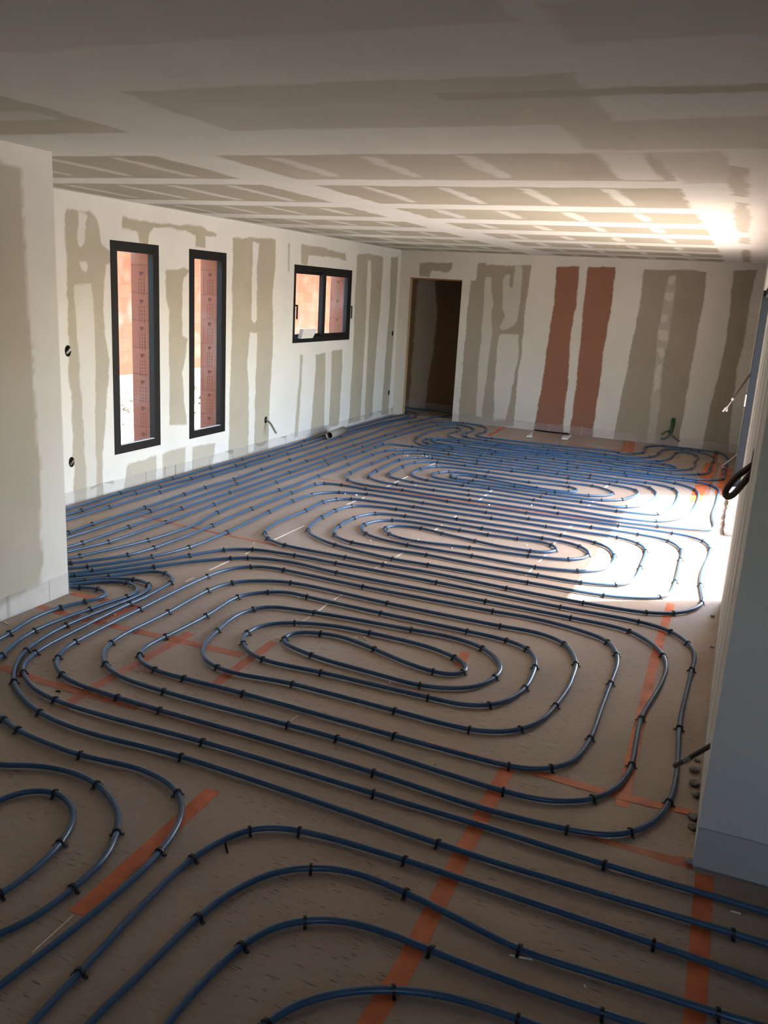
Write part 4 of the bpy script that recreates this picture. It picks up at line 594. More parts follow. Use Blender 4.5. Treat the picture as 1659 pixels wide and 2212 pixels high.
STAPLE_PX = [(842.7,901.7),(880.1,901.2),(894.8,902.2),(882,913.5),(908.7,908.6),(894.2,921.2),(931.3,912.5),(972.9,912),(1001.3,914),(1037.6,919.8),(1047.4,932.4),(1063,947.3),(943.1,919.4),(986.5,917.4),(1007.3,935.7),(1007.3,944.2),(1050.7,951.8),(906,927.9),(851.8,943.3),(957.9,925.2),(987.4,923.9),(984.1,933.3),(998.6,950),(899.7,946.9),(908.7,961),(920.5,948.7),(924.4,958.3),(948.5,950.9),(990.1,951.4),(993.3,956.9),(975.1,965),(1003.7,963.2),(976.9,970.4),(1069.7,962.8),(1077.8,960.5),(1060.6,971.9),(1070.6,977.3),(1061.2,981.3),(1102.2,970.4),(1134.8,989.9),(1119.4,994.3),(1023,927.4),(1207.5,963.1),(1175,965.3),(1187,972.4),(1224.2,979.6),(1179.7,979.6),(1162,981.8),(1198.8,991.6),(1243,987.3),(1225.6,1001),(1246.6,1009.3),(1297.7,997.4),(1308.8,980.8),(1305.6,985.4),(1337.7,977.9),(1333.4,992.3),(1353.9,999.6),(1320.7,1013.3),(1224.5,1013.3),(1163.4,1012.2),(1394.9,966.4),(1386.7,978.9),(1419.9,978.9),(1402.7,988),(1417.6,995.8),(1434.8,1002.9),(1406.1,1006.5),(1370.6,1012),(1432.2,1013.8),(1492,1013.1),(1448.9,1022),(1507.4,1024.8),(1398.8,1023.6),(1436.7,1033.1),(1479,1032.7),(1560.2,1035.8),(1506.4,1041.7),(1459.9,1044.4),(1535.6,1048.6),(1397.5,1042.4),(1402.7,1053.8),(1372.1,1058.5),(1454.4,1056.2),(1500.6,1057.7),(1500.6,999),(1538.3,999),(1532.8,1013.8),(1564.1,1025.6),(1566.5,1014.6),(1571.9,990.3),(1569.6,1006),(1542.2,988),(1505.3,984.9),(1490.5,970),(1434,963.7),(1473.2,971.8),(1510.8,976.5),(1459.4,978.3),(1485,977.8),(1548.4,977),(654.7,953.3),(651.1,962.9),(703.2,946.1),(735,944.1),(625.1,994.3),(703.6,968.2),(620.7,980.9),(661.7,996.7),(762.5,962.4),(831.2,940.7),(622.9,1021.3),(700.3,995),(782.8,965.8),(707.5,1003.2),(745.9,988.5),(782,977.3),(808.8,966.8),(827.2,959.8),(685.8,1029),(750.5,1004.7),(802.6,983.4),(832.2,974.4),(853.6,972.1),(850.7,982.4),(836.3,989.6),(801.6,1002.2),(756,1022.2),(751.9,1037.7),(811,1017.8),(797.2,1032.2),(838.5,1024.3),(856.8,1047.1),(681.5,1045.9),(698.1,1044.5),(737.2,1047.8),(791.4,1056.5),(888.5,964.6),(901.8,973.3),(873.3,978.5),(918.8,981.3),(968.8,981.3),(957.9,973.5),(1038.9,983.9),(1033.9,995.7),(1029.8,1002),(861,994.4),(901.5,988.6),(936.2,990.1),(895.7,999.1),(942,998.6),(1004.2,1005.9),(869.7,1008.5),(944.9,1008),(1052.7,1019.7),(906.5,1013.8),(947.1,1021.1),(970.9,1019.3),(1050.5,1028.7),(1031.7,1030.9),(972.4,1026.8),(974.5,1032.3),(987.6,1034.8),(1020.8,1038.1),(1012.2,1043.2),(999.1,1048.7),(925.1,1038.1),(891.4,1042),(1055.6,1055.5),(1014.3,1059.8),(939.8,1059.5),(867.5,1058.7),(1015.8,1070.2),(1141,1041.9),(1223.5,1042.9),(1278.7,1049.4),(1156.9,1053.1),(1228.5,1051.9),(1225.6,1062),(1200,1063.6),(1269,1070.9),(1112.8,1051.2),(1182.2,1067.1),(1166.3,1073),(1254.6,1084.2),(1150,1079.8),(1196.3,1096.2),(1108.5,1017.9),(1230.7,1033.5),(1201.8,1023),(1271.2,1032.4),(1276.3,1026.6),(1085.8,996.2),(1299.1,1080.6),(1341.7,1079.9),(1325.8,1065.8),(1314.3,1046),(1336,1041.5),(1353.7,1028.5),(1348.5,1022.7),(1352.2,1094.8),(1330.9,1104.2),(1421.3,1111.1),(1417.7,1126.3),(1418.8,1137.4),(1338.6,1136.3),(1451,1151.9),(1277.4,1140),(1378.6,1154.8),(260.7,1065.2),(373.8,1033.8),(175.4,1103),(290.7,1066.4),(345.9,1051.2),(412.6,1033.8),(238.4,1095.1),(343,1064.2),(197.4,1133.1),(314.7,1096),(399.1,1067.6),(324.8,1104.7),(276.4,1139),(391,1098.8),(357.2,1127.5),(146.4,1151.6),(453.4,1011.5),(523.5,992.1),(507.4,1006.8),(581.2,985.3),(456.8,1029.2),(530.2,1007.8),(444.1,1052.8),(504.4,1036),(564,1014.3),(511.6,1044.7),(496.5,1064.1),(461.4,1090.5),(596,1042.2),(471.1,1106.5),(601.1,1059.2),(542.9,1099.2),(629.5,1064.6),(579.2,1106.3),(632.3,1082.4),(174.3,1174),(232.5,1171.9),(320.1,1166.5),(457.5,1135),(488.2,1150.2),(171.8,1201.9),(278.5,1199),(335.3,1182.7),(405.8,1182.7),(190.6,1223.6),(324.8,1203.7),(413,1199),(484.6,1188.5),(547.2,1186.7),(196.4,1233.7),(328.4,1225),(160.9,1244.6),(494.4,1206.6),(536,1206.2),(231.5,1247.1),(185.5,1255.1),(356.2,1237.3),(286.8,1252.5),(276.7,1259),(174.7,1268.8),(215.9,1271.3),(323,1263.4),(368.2,1260.8),(231.5,1286.9),(276.7,1288.7),(278.5,1305),(179,1302.1),(126.6,1314),(190.6,1317.6),(302.7,1316.5),(448.5,1245.3),(541.4,1224.7),(502.7,1258.7),(446.7,1277.1),(365.3,1322),(513.6,1289.4),(443,1332.1),(354.4,1377.3),(547.9,1315.8),(469.4,1362.8),(533.4,1367.5),(18.1,1370.1),(77.8,1361),(146.5,1349.5),(164.6,1385.6),(241.2,1387.1),(300.9,1412.7),(5.4,1416),(54.2,1407.3),(74.1,1411.7),(124,1421.8),(225,1434.1),(332.7,1447.8),(397.8,1466.6),(469.4,1443.1),(524.4,1391.8),(572.1,1426.8),(48.8,1452.5),(133.8,1459.8),(29.7,1471.3),(358.8,1495.6),(520.8,1495.6),(148.3,1217.1),(578.7,1280),(674.3,1068.1),(734.4,1063.7),(792.9,1067.4),(696.4,1085.1),(728.6,1078.9),(757.9,1077.8),(911.2,1086.2),(968.3,1084.4),(1012.8,1080.7),(660.2,1103.5),(694.2,1117.6),(725,1103.2),(762.2,1093.4),(856.2,1100.6),(894.9,1095.2),(1051.5,1107.9),(1063.1,1119.8),(876.8,1115.1),(984.6,1118.7),(807.4,1109.7),(762.9,1119.4),(731.5,1137.9),(721.3,1156),(663.5,1145.8),(571.2,1151.3),(576.7,1163.2),(612.1,1177.7),(633.8,1199.4),(786.4,1133.2),(845.4,1124.1),(792.2,1154.2),(832.7,1139.3),(838.9,1153.8),(910.5,1142.2),(953.2,1152.3),(1042.5,1142.2),(990.8,1145.1),(1052.3,1155.6),(1024.4,1168.6),(724.2,1177.3),(759.7,1173),(879.7,1178.4),(1016.5,1183.8),(1019.7,1201.2),(922.4,1199.4),(923.9,1220.7),(848.3,1208),(743,1203.7),(827.3,1220.7),(724.2,1217.1),(728.6,1238.1),(609.2,1230.8),(943.8,1258.7),(1094.2,1271.3),(783.2,1267.7),(632,1259.8),(1046.8,1298.8),(1069.6,1322),(838.2,1303.9),(666.4,1290.5),(825.5,1325.9),(681.6,1324.1),(1007.4,1363.9),(1084.8,1353.8),(884.1,1360.3),(1094.2,1382.7),(630.2,1345.8),(800.9,1368.3),(1039.6,1399),(693.5,1369),(608.5,1380.9),(805.6,1401.5),(982.8,1421.4),(676.5,1417.8),(936.9,1452.2),(1002,1455.1),(1070.3,1464.1),(905.8,1481.1),(698.2,1453.3),(627.3,1477.5),(1209.3,1109.6),(1135.1,1108.4),(1142.2,1120.7),(1178.8,1137.4),(1336.9,1162),(1444.9,1169.2),(1518.4,1169.2),(1534.3,1185.9),(1472.7,1189),(1469.9,1207.7),(1395.2,1191),(1379.4,1175.1),(1286.8,1173.1),(1212.5,1157.3),(1169.6,1162.4),(1118.4,1164.4),(1251.4,1180.3),(1327.7,1200.9),(1272.1,1199),(1189.9,1176.3),(1203.4,1189),(1147,1191),(1142.2,1200.9),(1230.4,1208.9),(1152.9,1224.8),(1245.1,1233.9),(1163.7,1243.8),(1251,1258.5),(1333.7,1263.7),(1141,1259.3),(1303.1,1287.1),(1424.2,1291.5),(1255.4,1302.2),(1396,1324.1),(1454,1325.3),(1518.4,1301),(1513.6,1262.5),(1458.8,1256.6),(1380.1,1224.8),(1214.5,1313),(1378.2,1343.2),(1448.9,1364.6),(1486.6,1390.4),(1494.6,1445.2),(1234.4,1335.2),(1357.5,1363),(1430.2,1413.5),(1313.8,1386.9),(1333.7,1416.2),(1319.8,1475),(1219.3,1390.8),(1244.3,1436.1),(1141,1402.3),(1156.1,1441.3),(1135.9,1485.8),(115.7,1511.5),(83.2,1538.6),(249.5,1506.1),(349,1536.1),(439.4,1603.7),(394.2,1636.3),(36.2,1576.6),(175.4,1632.6),(211.6,1695.9),(124.8,1712.2),(255,1791.8),(135.6,1817.1),(159.1,1919.1),(7.2,1931),(383.4,1711.1),(347.2,1838.8),(410.5,1858.7),(538.9,1791.8),(170,2105.3),(432.2,1979.8),(520.8,2044.9),(580.5,2205.9),(3.6,1553.1),(647.6,1795.4),(665.6,1876),(667.4,1988.9),(952.8,1825.4),(879,1860.5),(869.6,1927.4),(930.4,2055.8),(860.9,2141.5),(803.8,1668.8),(803.8,1714),(724.2,1594.7),(621.2,1566.5),(845.4,1588.5),(851.5,1535.7),(1016.1,1577.3),(920.6,1506.1),(1055.1,1524.9),(1093.1,1654.3),(1083,1708.6),(1198.7,1526.4),(1126,1576.6),(1190.2,1660.3),(1276.9,1593.2),(1384.8,1550.9),(1365.7,1651.9),(1466.6,1574.8),(1448.3,1729.7),(1279.4,1728.3),(1229.9,1793.2),(1362,1800.6),(1301.5,1865.9),(1586,2019),(1411.6,2039.2),(1130.8,2055.7),(1561,2191.5),(1296.7,2187.9),(1117.9,2201.8)]
# ------------------------------------------------------------------ heating pipes
R_PIPE = .0110
def catmull(P):
    P = np.array(P, float); P = np.vstack([2*P[0]-P[1], P, 2*P[-1]-P[-2]]); out = []
    for i in range(1, len(P)-2):
        p0, p1, p2, p3 = P[i-1:i+3]
        t1 = math.hypot(*(p1-p0))**.5; t2 = t1+math.hypot(*(p2-p1))**.5; t3 = t2+math.hypot(*(p3-p2))**.5
        m = max(3, int(math.hypot(*(p2-p1))/1.5))
        for t in np.linspace(t1, t2, m, endpoint=False):
            A1 = (t1-t)/t1*p0+t/t1*p1; A2 = (t2-t)/(t2-t1)*p1+(t-t1)/(t2-t1)*p2; A3 = (t3-t)/(t3-t2)*p2+(t-t2)/(t3-t2)*p3
            B1 = (t2-t)/t2*A1+t/t2*A2; B2 = (t3-t)/(t3-t1)*A2+(t-t1)/(t3-t1)*A3
            out.append((t2-t)/(t2-t1)*B1+(t-t1)/(t2-t1)*B2)
    return np.array(out)
def on_floor(pts, z):
    d = V_F[None]*F_PX + V_R[None]*(pts[:, :1]-CX) - V_U[None]*(pts[:, 1:]-CY)
    return np.array([0, 0, CAM_H]) + d*((z-CAM_H)/d[:, 2:])
def resample(P, step):
    L = np.r_[0, np.cumsum(np.linalg.norm(np.diff(P, axis=0), axis=1))]; n = max(2, int(L[-1]/step)); t = np.linspace(0, L[-1], n)
    return np.stack([np.interp(t, L, P[:, k]) for k in range(3)], 1)
PIPE_INFO = {
 'rear': 'blue heating pipe of the rearmost flattened spiral nearest the end wall', 'third': 'blue heating pipe of the small spiral just in front of the rearmost one',
 'second': 'blue heating pipe of the middle spiral running through the sunlit patch', 'front': 'blue heating pipe of the big front spiral with rounded corners',
 'returning': 'blue pipe from the left hairpin running right just below the front spiral', 'second_return': 'blue pipe second below the front spiral, running past the near right wall',
 'left_edge': 'blue pipe bending around the outer left foreground loop', 'left_edge_inner': 'blue pipe forming the middle loop at the left edge',
 'left_loop': 'blue pipe forming the innermost loop at the left edge', 'fg1': 'foreground blue pipe arch, topmost of the four at the bottom',
 'fg2': 'foreground blue pipe arch, second from the top of four', 'fg3': 'foreground blue pipe arch, third from the top of four',
 'fg4': 'foreground blue pipe arch lowest in the picture', 'wall1': 'straight blue pipe closest to the long left wall', 'wall2': 'straight blue pipe second from the long left wall',
 'wall3': 'straight blue pipe third from the long left wall', 'door_run': 'straight blue pipe fourth from the left wall, passing through the doorway', 'hall_run': 'dark pipe along the far side of the corridor floor'}
STAPLE_OF = {'rear': 'rearmost spiral and its feeds', 'third': 'small spiral before the rearmost one', 'second': 'middle spiral and its feeds', 'front': 'big front spiral',
 'returning': 'first pipe below the front spiral', 'second_return': 'second pipe below the front spiral', 'left_edge': 'outer left foreground loop', 'left_edge_inner': 'middle loop at the left edge',
 'left_loop': 'innermost loop at the left edge', 'fg1': 'topmost foreground pipe arch', 'fg2': 'second foreground pipe arch', 'fg3': 'third foreground pipe arch', 'fg4': 'lowest foreground pipe arch',
 'wall1': 'pipe closest to the long wall', 'wall2': 'second pipe from the long wall', 'wall3': 'third pipe from the long wall', 'door_run': 'pipe passing through the doorway', 'hall_run': 'corridor pipe'}
ALLP = []; OWN = []; TAN = []
for key, px in PIPE_PX.items():
    P = on_floor(catmull(px), R_PIPE+.001)
    P = resample(P, .03)
    for _ in range(6): P[1:-1] = P[1:-1]*.5 + (P[:-2]+P[2:])*.25
    P[:, 2] = R_PIPE+.004
    mb = MB(); mb.tube(P, R_PIPE, n=10)
    o = mb.build('heating_pipe', M_PIPE); place(o, (P[0][0], P[0][1], 0)); tag(o, PIPE_INFO[key], 'pipe', 'blue underfloor heating pipes')
    T_ = np.gradient(P, axis=0); ALLP.append(P); TAN.append(T_/np.linalg.norm(T_, axis=1)[:, None]); OWN += [key]*len(P)
ALLP = np.vstack(ALLP); TAN = np.vstack(TAN); APX = project(ALLP)

# ------------------------------------------------------------------ staples pinning the pipes
def staple_bm():
    mb = MB(); n = 9; w = .0052; r0 = R_PIPE+.0005; r1 = R_PIPE+.0046; pr = []
    pr.append((r1+.010, -.0128)); pr.append((r1+.010, -.0098)); pr.append((r1+.001, -.0085))
    for k in range(n): th = math.pi*k/(n-1); pr.append((r1*math.cos(th), r1*math.sin(th)))
    pr.append((-r1-.001, -.0085)); pr.append((-r1-.010, -.0098)); pr.append((-r1-.010, -.0128)); pr.append((-r0, -.0128))
    for k in range(n): th = math.pi*(1-k/(n-1)); pr.append((r0*math.cos(th), r0*math.sin(th)))
    pr.append((r0, -.0128)); N = len(pr)
    mb.add([(-w, y, z+.0128) for y, z in pr] + [(w, y, z+.0128) for y, z in pr], [(i, (i+1) % N, N+(i+1) % N, N+i) for i in range(N)] )
    # side faces as strips (outer ring to inner ring)
    h = (N)//2
    fs = []
    for i in range(3, 3+n-1):
        j = N-2-(i-3); fs.append((i, i+1, j-1, j))
    fs += [(0, 1, 2, N-1), (2, 3, N-2, N-1)]; e = 3+n
    fs += [(e, e+1, e+2, e+3), (e-1, e, e+3, e+4)]
    mb2 = mb.v; vs = mb.v; mb.f += [tuple(f) for f in fs] + [tuple(N+i for i in reversed(f)) for f in fs]; mb.sm += [False]*(2*len(fs))
    return mb
smb = staple_bm(); proto_me = None; cnt = 0; rest = MB(); rs = random.Random(5)
ST = []
for sx, sy in STAPLE_PX:
    k = int(np.argmin((APX[:, 0]-sx)**2 + ((APX[:, 1]-sy)*1.2)**2)); dist = math.hypot(APX[k, 0]-sx, APX[k, 1]-sy)
    if dist > (5 if sy < 1300 else 12): continue
    ST.append((sy, k))
ST.sort(reverse=True); taken = []
CEN = {'front': ((330, 1255), (1240, 1290), (1, .27)), 'second': ((620, 1130), (1290, 1150), (1, .16)), 'third': ((790, 1040), (1330, 1050), (1, .12)), 'rear': ((950, 940), (1400, 1000), (1, .12))}
MID = {'front': (800, 1420), 'second': (1010, 1165), 'third': (1100, 1040), 'rear': (1180, 972)}
def spot(key, x, y):
    if key not in MID: return (', in the left part', ', in the middle', ', in the right part')[0 if x < 300 else 1 if x < 900 else 2] if not key.startswith(('wall', 'door')) else (', near its left end', ', halfway along', ', close to the doorway')[0 if x < 380 else 1 if x < 640 else 2]
    (xl, _), (xr, _), _ = CEN[key]; cx_, cy_ = MID[key]
    if x < xl: return ', on its left feeds and bends'
    if x > xr: return ', at its right bends'
    sl = {'front': .25, 'second': .17, 'third': .13, 'rear': .12}[key]
    return ', on its far straight runs' if y < cy_+(x-cx_)*sl else ', on its near straight runs'
for sy, k in ST:
    p = ALLP[k]
    if any((p[0]-q[0])**2+(p[1]-q[1])**2 < .03**2 for q in taken): continue
    taken.append(p); ang = math.atan2(TAN[k, 1], TAN[k, 0]) + rs.uniform(-.15, .15); key = OWN[k]
    if cnt < 300:
        if proto_me is None:
            o = smb.build('pipe_staple', M_STAPLE); proto_me = o
        else:
            o = proto_me.copy(); COL.objects.link(o)
        o.location = (p[0], p[1], .0035); o.rotation_euler = (0, 0, ang)
        wh = spot(key, *APX[k]); tag(o, 'black staple pinning the ' + STAPLE_OF[key] + wh, 'staple', 'staples on the ' + STAPLE_OF[key] + wh); cnt += 1
    else:
        c, s_ = math.cos(ang), math.sin(ang)
        rest.add([(p[0]+x*c-y*s_, p[1]+x*s_+y*c, z+.0035) for x, y, z in smb.v], smb.f)
tag(rest.build('pipe_staples', M_STAPLE), 'remaining black staples on the distant rear pipes', 'staple', kind='stuff')

# ------------------------------------------------------------------ conduits, cables and stubs
def thing(name, loc, label, cat, group=None): return tag(empty(name, loc), label, cat, group)
def part(mb, name, m, parent, label=None, bevel=0):
    o = mb.build(name, m, bevel=bevel); o.data.transform(Matrix.Translation(-Vector(parent.location))); o.parent = parent
    if label: o['label'] = label
    return o
def bez(p0, p1, p2, p3, n=16):
    p0, p1, p2, p3 = map(np.array, (p0, p1, p2, p3)); return [p0*(1-t)**3+3*p1*t*(1-t)**2+3*p2*t*t*(1-t)+p3*t**3 for t in np.linspace(0, 1, n)]
def corrug(mb, pts, r, n=10):
    P = resample(np.array(pts, float), .004); mb.tube(P, [r*(1.0 if (i//1) % 2 else .86) for i in range(len(P))], n=n)

# big black conduit loop out of the near right wall end
h0 = at(1622, 1012, 0, .085)
def P3(px, py, y): return at(px, py, 1, y)
Yh = 3.75
loop = [P3(*p, Yh+d) for p, d in (((1634,998),.0), ((1621,1008),.0), ((1594,1027),.01), ((1577,1045),.02), ((1568,1058),.02), ((1565,1069),.01), ((1571,1075),0), ((1583,1070),-.01), ((1594,1058),-.02), ((1606,1043),-.03), ((1620,1026),-.03), ((1634,1011),-.03))]
t = thing('conduit_loop', tuple(loop[0]), 'thick dark corrugated conduit looping out of the right wall end at mid height', 'conduit')
mb = MB(); L3 = resample(np.array(loop), .01)
for _ in range(2): L3[1:-1] = L3[1:-1]*.5+(L3[:-2]+L3[2:])*.25
corrug(mb, L3, .0145); part(mb, 'conduit', M_CONDUIT, t)
mb = MB(); mb.box((.0835, Yh-.06, loop[0][2]-.07), (.0852, Yh+.03, loop[0][2]+.05)); part(mb, 'wall_slot', M_DARK, t)

# short conduit stub near the floor of the same wall
q0 = at(1537, 1604, 0, .087); q0 = np.array([.10, q0[1], q0[2]]); q1 = P3(1496,1634,q0[1]+.02); q2 = P3(1457,1655,q0[1]+.04)
t = thing('conduit_stub', tuple(q0), 'dark conduit stub with a grey band poking out low on the right wall end', 'conduit')
mb = MB(); corrug(mb, bez(q0, q0*.6+q1*.4+np.array([0, 0, .005]), q1, q2), .010); part(mb, 'conduit', M_CONDUIT, t)
mb = MB(); a_, b_ = q1*.55+q2*.45, q1*.9+q2*.1; mb.tube([a_, b_], .0112); part(mb, 'tape_band', M_GREYPVC, t, 'grey tape band')

# cable with white connectors beyond the bay
Yc = 10.2; c0 = at(1623, 806, 1, Yc); c0[0] = XR
t = thing('cable', tuple(c0), 'thin brown cable ending in white connectors beside the bay jamb', 'cable')
c1 = P3(1604,832,Yc); c2 = P3(1584,860,Yc); mb = MB(); mb.tube(bez(np.array([XR+.01, Yc, c0[2]+.01]), c0*.5+c1*.5, c1, c2), .010, n=8); part(mb, 'sheath', M_CONDUIT, t)
mb = MB(); mb.tube([c2, P3(1581,865,Yc)], .014, n=8); part(mb, 'collar', M_WIRE, t)
for dx, e in ((0, (1561,889)), (4, (1569,889)), (2, (1565,884))):
    mb = MB(); mid = P3(1574-dx*.2, 876, Yc-.02*dx/4); e3 = P3(*e, Yc-.03*dx/4); mb.tube([P3(1581,866,Yc), mid, e3], [.0045, .0045, .0045], n=6); w_ = part(mb, 'wire', M_WIRE, t)
    mb = MB(); mb.tube([e3*.6+mid*.4, e3], .0105, n=6); part(mb, 'connector', M_WIRE, t)
# thin white wire near the floor in the far right corner
y_ = 10.9; t = tag((lambda m_: (m_.tube(resample(np.array(bez((XR+.005, y_+.2, at(1586, 985, 1, y_)[2]), P3(1582,990,y_), P3(1574,996,y_), P3(1559,1007,y_), 12)+[P3(1560,1010,y_), P3(1566,1009,y_)]), .01), .006, n=6), m_.build('loose_wire', M_WIRE))[1])(MB()),
  'thin white wire sticking out low in the far right corner', 'wire')
place(t, (XR, y_, .1))

# green conduit on the end wall
g0 = at(1455, 906, 1, YB-.002); Yg = YB-.05
t = thing('green_conduit', tuple(g0), 'green conduit with three splayed tails hanging on the end wall', 'conduit')
mb = MB(); gm = at(1449, 936, 1, Yg-.05); corrug(mb, bez(g0+np.array([0, .01, 0]), g0+np.array([0, -.06, 0]), at(1455, 920, 1, Yg-.06), gm), .026, 12); part(mb, 'conduit', M_GREEN, t)
for (e, m_, k) in (((1430,939),(1443,927),.011), ((1427,948),(1440,950),.011), ((1468,953),(1456,944),.011)):
    mb = MB(); mb.tube(bez(gm, gm*.5+at(*m_, 1, Yg-.07)*.5, at(*m_, 1, Yg-.08), at(*e, 1, Yg-.08), 12), k, n=8); part(mb, 'tail', M_CONDUIT if k == .011 and e[0] > 1450 else M_GREEN, t)

# hanging conduit on the long wall
s0 = at(574, 907, 0, XL)
t = thing('wall_conduit', tuple(s0), 'dark conduit drooping from a hole low in the long left wall', 'conduit')
s1 = np.array([XL+.16, s0[1]+.06, 0]); s1 = at(597, 936, 0, XL+.16)
mb = MB(); mb.tube(bez(s0-np.array([.03, 0, 0]), s0+np.array([.08, 0, .0]), s0*.4+s1*.6, s1, 14), .012, n=10); part(mb, 'conduit', M_GREYPVC, t)
def disc(c, nrm, ry, rz, n=20, thick=.002):
    mb = MB(); vs = []
    for s_ in (0, thick):
        for k in range(n):
            th = 2*math.pi*k/n
            vs.append((c[0]+nrm*s_, c[1]+ry*math.cos(th), c[2]+rz*math.sin(th)))
    mb.add(vs, [tuple(range(n)), tuple(reversed(range(n, 2*n)))] + [(i, (i+1) % n, n+(i+1) % n, n+i) for i in range(n)]); return mb
part(disc(s0, 1, .03, .04), 'hole', M_DARK, t)
# socket holes
for k, (px, py, r_, lab, stub) in enumerate(((146.5, 758, .034, 'round socket hole with a pale conduit end, upper one beside the near left wall end', 1), (154.5, 998, .032, 'ragged socket hole low beside the near left wall end', 1),
                                (848, 720, .03, 'small round socket hole high beside the doorway corner', 0), (840, 848, .03, 'small round socket hole low beside the doorway corner', 0))):
    c = at(px, py, 0, XL); t = thing('socket_hole', tuple(c), lab, 'socket hole'); part(disc(c, 1, r_, r_*1.35), 'opening', M_DARK, t)
    if stub:
        mb = MB(); mb.tube([c+np.array([.004, -.02, -.02]), c+np.array([.01, .0, .0]), c+np.array([.012, .014, .016])], .009, n=8); part(mb, 'conduit_end', M_GREYPVC if k else M_STRIP, t)

# grey drain pipe lying by the long wall
m0 = at(711, 942, 2, .07); m1 = at(741, 930, 2, .07); ax = (m1-m0)/np.linalg.norm(m1-m0); m1 = m0+ax*min(.75, np.linalg.norm(m1-m0))
t = thing('drain_pipe', tuple(m0), 'short grey plastic drain pipe with open end lying on the pipes by the left wall', 'pipe')
z_ = .076; A_ = np.array([m0[0], m0[1], z_]); B_ = np.array([m1[0], m1[1], z_]); ra, rb = .048, .040
mb = MB(); n = 24; a1 = np.cross(ax, [0, 0, 1.]); a1 /= np.linalg.norm(a1); a2 = np.cross(a1, ax); vs = []
for c, r_ in ((A_, ra), (B_, ra), (B_, rb), (A_, rb)):
    for k in range(n): th = 2*math.pi*k/n; vs.append(c+a1*r_*math.cos(th)+a2*r_*math.sin(th))
mb.add(vs, [(i*n+k, i*n+(k+1) % n, ((i+1) % 4)*n+(k+1) % n, ((i+1) % 4)*n+k) for i in range(4) for k in range(n)], True); part(mb, 'tube', M_GREYPVC, t)
mb = MB(); mb.tube([A_+ax*.10, A_+ax*.11], rb-.0005, n=24); part(mb, 'bore_shade', M_DARK, t, 'dark disc painted for the shade inside the tube')  # dark disc set in the bore to stand for its shade

# paper packet on the sill of the sliding window
c = at(658, 722, 0, -5.035); ys, zs = c[1], c[2]
bm = bmesh.new(); bmesh.ops.create_cube(bm, size=1)
for v in bm.verts:
    v.co = Vector((v.co.x*.05, v.co.y*.36, v.co.z*.11))
    if v.co.z > 0: v.co.y += .03; v.co.x += .012
    if v.co.y > .1 and v.co.z < 0: v.co.y -= .06
me = bpy.data.meshes.new('paper_packet'); bmesh.ops.bevel(bm, geom=bm.edges[:], offset=.004, segments=1); bm.to_mesh(me); bm.free()
t = link('paper_packet', me, M_PAPER); t.location = (-5.038+.03, ys, W3[2]+.055+.055); tag(t, 'white folded paper packet on the sill of the sliding window', 'packet')
mb = MB(); mb.box((.026, -.10, -.01), (.0275, -.085, .02)); mb.box((.026, .06, -.01), (.0275, .066, .012)); o = mb.build('print', M_STAPLE); o.parent = t

# paper flaps at the foot of the pink boards
for pts, lab in ((((1137,942),(1151,932),(1150,943)), 'small torn white paper triangle at the foot of the pink board'), (((1216,941),(1235,940),(1226,948),(1213,947)), 'white paper flap folded out under the filler band between the pink boards')):
    P = [at(x, y, 2, .012) for x, y in pts]; top = [p+np.array([0, 0, .012*i/len(pts)]) for i, p in enumerate(P)]; n = len(P)
    mb = MB(); mb.add([tuple(p-np.array([0, 0, .010])) for p in P]+[tuple(p) for p in top], [tuple(range(n, 2*n)), tuple(reversed(range(n)))]+[(i, (i+1) % n, n+(i+1) % n, n+i) for i in range(n)])
    o = mb.build('paper_flap', M_PAPER); place(o, tuple(P[0])); tag(o, lab, 'paper')
# dark strip put in for the shade in the gap at the loose edge strip
a_, b_ = at(1154, 941, 1, YB-.03), at(1228, 949, 1, YB-.03)
mb = MB(); mb.tube(resample(np.array([(a_[0], YB-.04, .012), ((a_[0]+b_[0])/2, YB-.07, .012), (b_[0], YB-.05, .012)]), .05), .010, n=6); o = mb.build('gap_shade_strip', M_DARK); place(o, (a_[0], YB-.04, 0))
tag(o, 'dark strip standing in for the shaded gap at the foot of the pink boards', 'strip')

# expanding foam lumps along the near right wall
rg = random.Random(3)
for k, (px, py, s_) in enumerate(((1497,1662,.02),(1495,1690,.022),(1500,1715,.018),(1499,1765,.022),(1497,1785,.018),(1503,1640,.014),(1536,1330,.014),(1534,1395,.01),(1487,1860,.016))):
    p = at(px+4, py, 2, .01); bm = bmesh.new(); bmesh.ops.create_icosphere(bm, subdivisions=2, radius=s_)
    for v in bm.verts: v.co *= 1+rg.uniform(-.28, .28); v.co.z *= .8
    me = bpy.data.meshes.new('foam_lump'); bm.to_mesh(me); bm.free(); me.polygons.foreach_set('use_smooth', [True]*len(me.polygons))
    o = link('foam_lump', me, M_FOAM); o.location = (min(p[0], .072), p[1], s_*.55); o.scale = (1, 1, .7); tag(o, 'grey foam lump at the foot of the right wall end', 'foam', 'foam lumps along the right wall end')

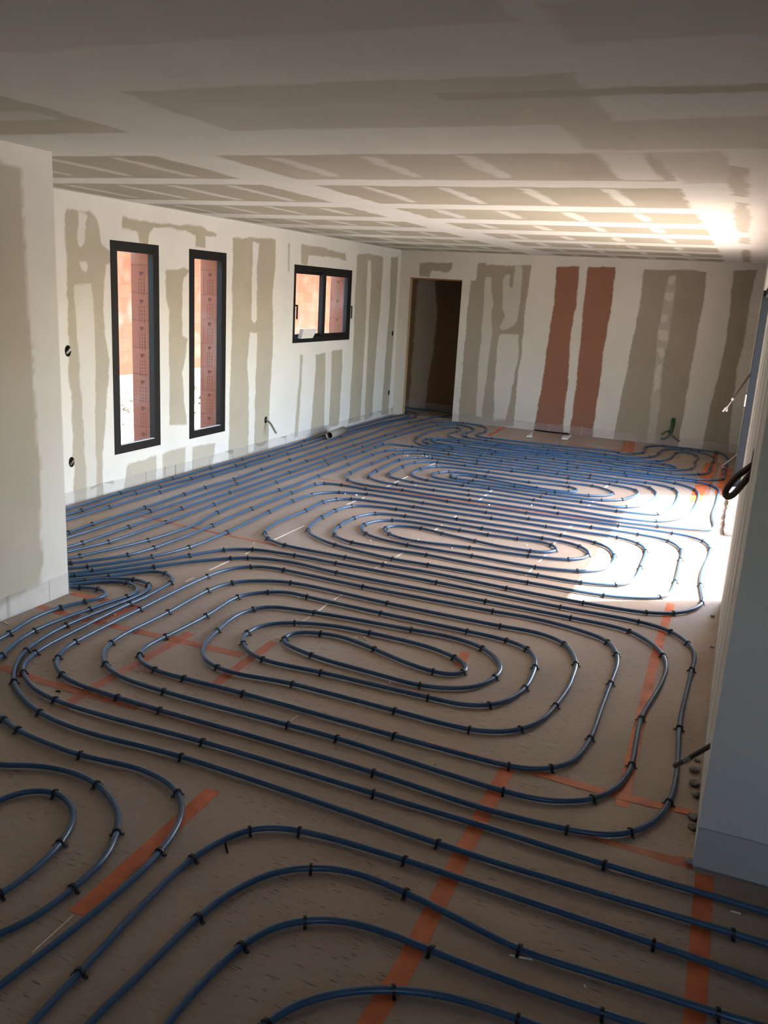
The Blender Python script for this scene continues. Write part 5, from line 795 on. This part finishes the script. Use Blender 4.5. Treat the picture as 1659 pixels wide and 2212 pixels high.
# small debris on the floor
WH = [(880,985),(875,984),(913,984),(921,986),(928,984),(745,1067),(770,1070),(985,980),(1084,990),(1229,1003),(1300,984),(1342,1042),(788,1160),(800,1168),(840,1166),(898,1048),(1012,1055),(1135,1107),(976,1184),(1138,1178),
      (592,1270),(645,1292),(724,1295),(768,1378),(790,1381),(786,1377),(248,1328),(273,1266),(1052,1351),(1122,1199),(1034,1384),(660,1292),(1148,1092),(1056,1091),(548,1173),(197,1953),(312,1727),(940,1650),(842,1475),(1302,1458),(480,2085),(416,2003)]
cm = None
for k, (px, py) in enumerate(WH):
    p = at(px, py, 2, .004)
    if cm is None:
        bm = bmesh.new(); bmesh.ops.create_icosphere(bm, subdivisions=1, radius=.006)
        for v in bm.verts: v.co.x *= rg.uniform(.8, 1.7); v.co.z *= rg.uniform(.5, .9)
        me = bpy.data.meshes.new('crumb'); bm.to_mesh(me); bm.free(); o = link('crumb', me, M_CRUMB); cm = o
    else: o = cm.copy(); COL.objects.link(o)
    s_ = (1.6 if py < 1100 else 1.0 if py < 1500 else .6)*rg.uniform(.7, 1.2)
    o.location = (p[0], p[1], .004*s_); o.rotation_euler = (0, 0, rg.uniform(0, 6)); o.scale = (s_, s_, s_); tag(o, 'small white crumb on the brown floor boards', 'crumb', 'white crumbs scattered on the floor')
for k, (pts, m_, lab) in enumerate(((((1440,1325),(1462,1330),(1483,1327)), M_JOINT, 'pale wood splinter under the bend beyond the sunlit patch'), (((486,1818),(488,1828),(492,1842)), M_DARK, 'dark twig beside the topmost foreground pipe arch'),
        (((120,1493),(127,1492),(130,1495)), M_DARK, 'dark chip between the left ends of the front spiral'), (((1100,2063),(1130,2069),(1150,2073)), M_JOINT, 'pale sliver beside a staple on the second foreground arch'),
        (((1578,1968),(1590,1971),(1600,1974)), M_JOINT, 'short white thread at the lower right'), (((1262,2128),(1266,2134)), M_JOINT, 'pale chip between the lower right pipes'), (((8,1343),(20,1350)), M_JOINT, 'pale splinter at the foot of the near left wall'))):
    P = [at(x, y, 2, .003) for x, y in pts]; mb = MB(); mb.tube(P, .003, n=6); o = mb.build('splinter', m_); place(o, tuple(P[0])); tag(o, lab, 'splinter')
# brown pipe-label mark on a feed pipe: dirt lump on the pipe
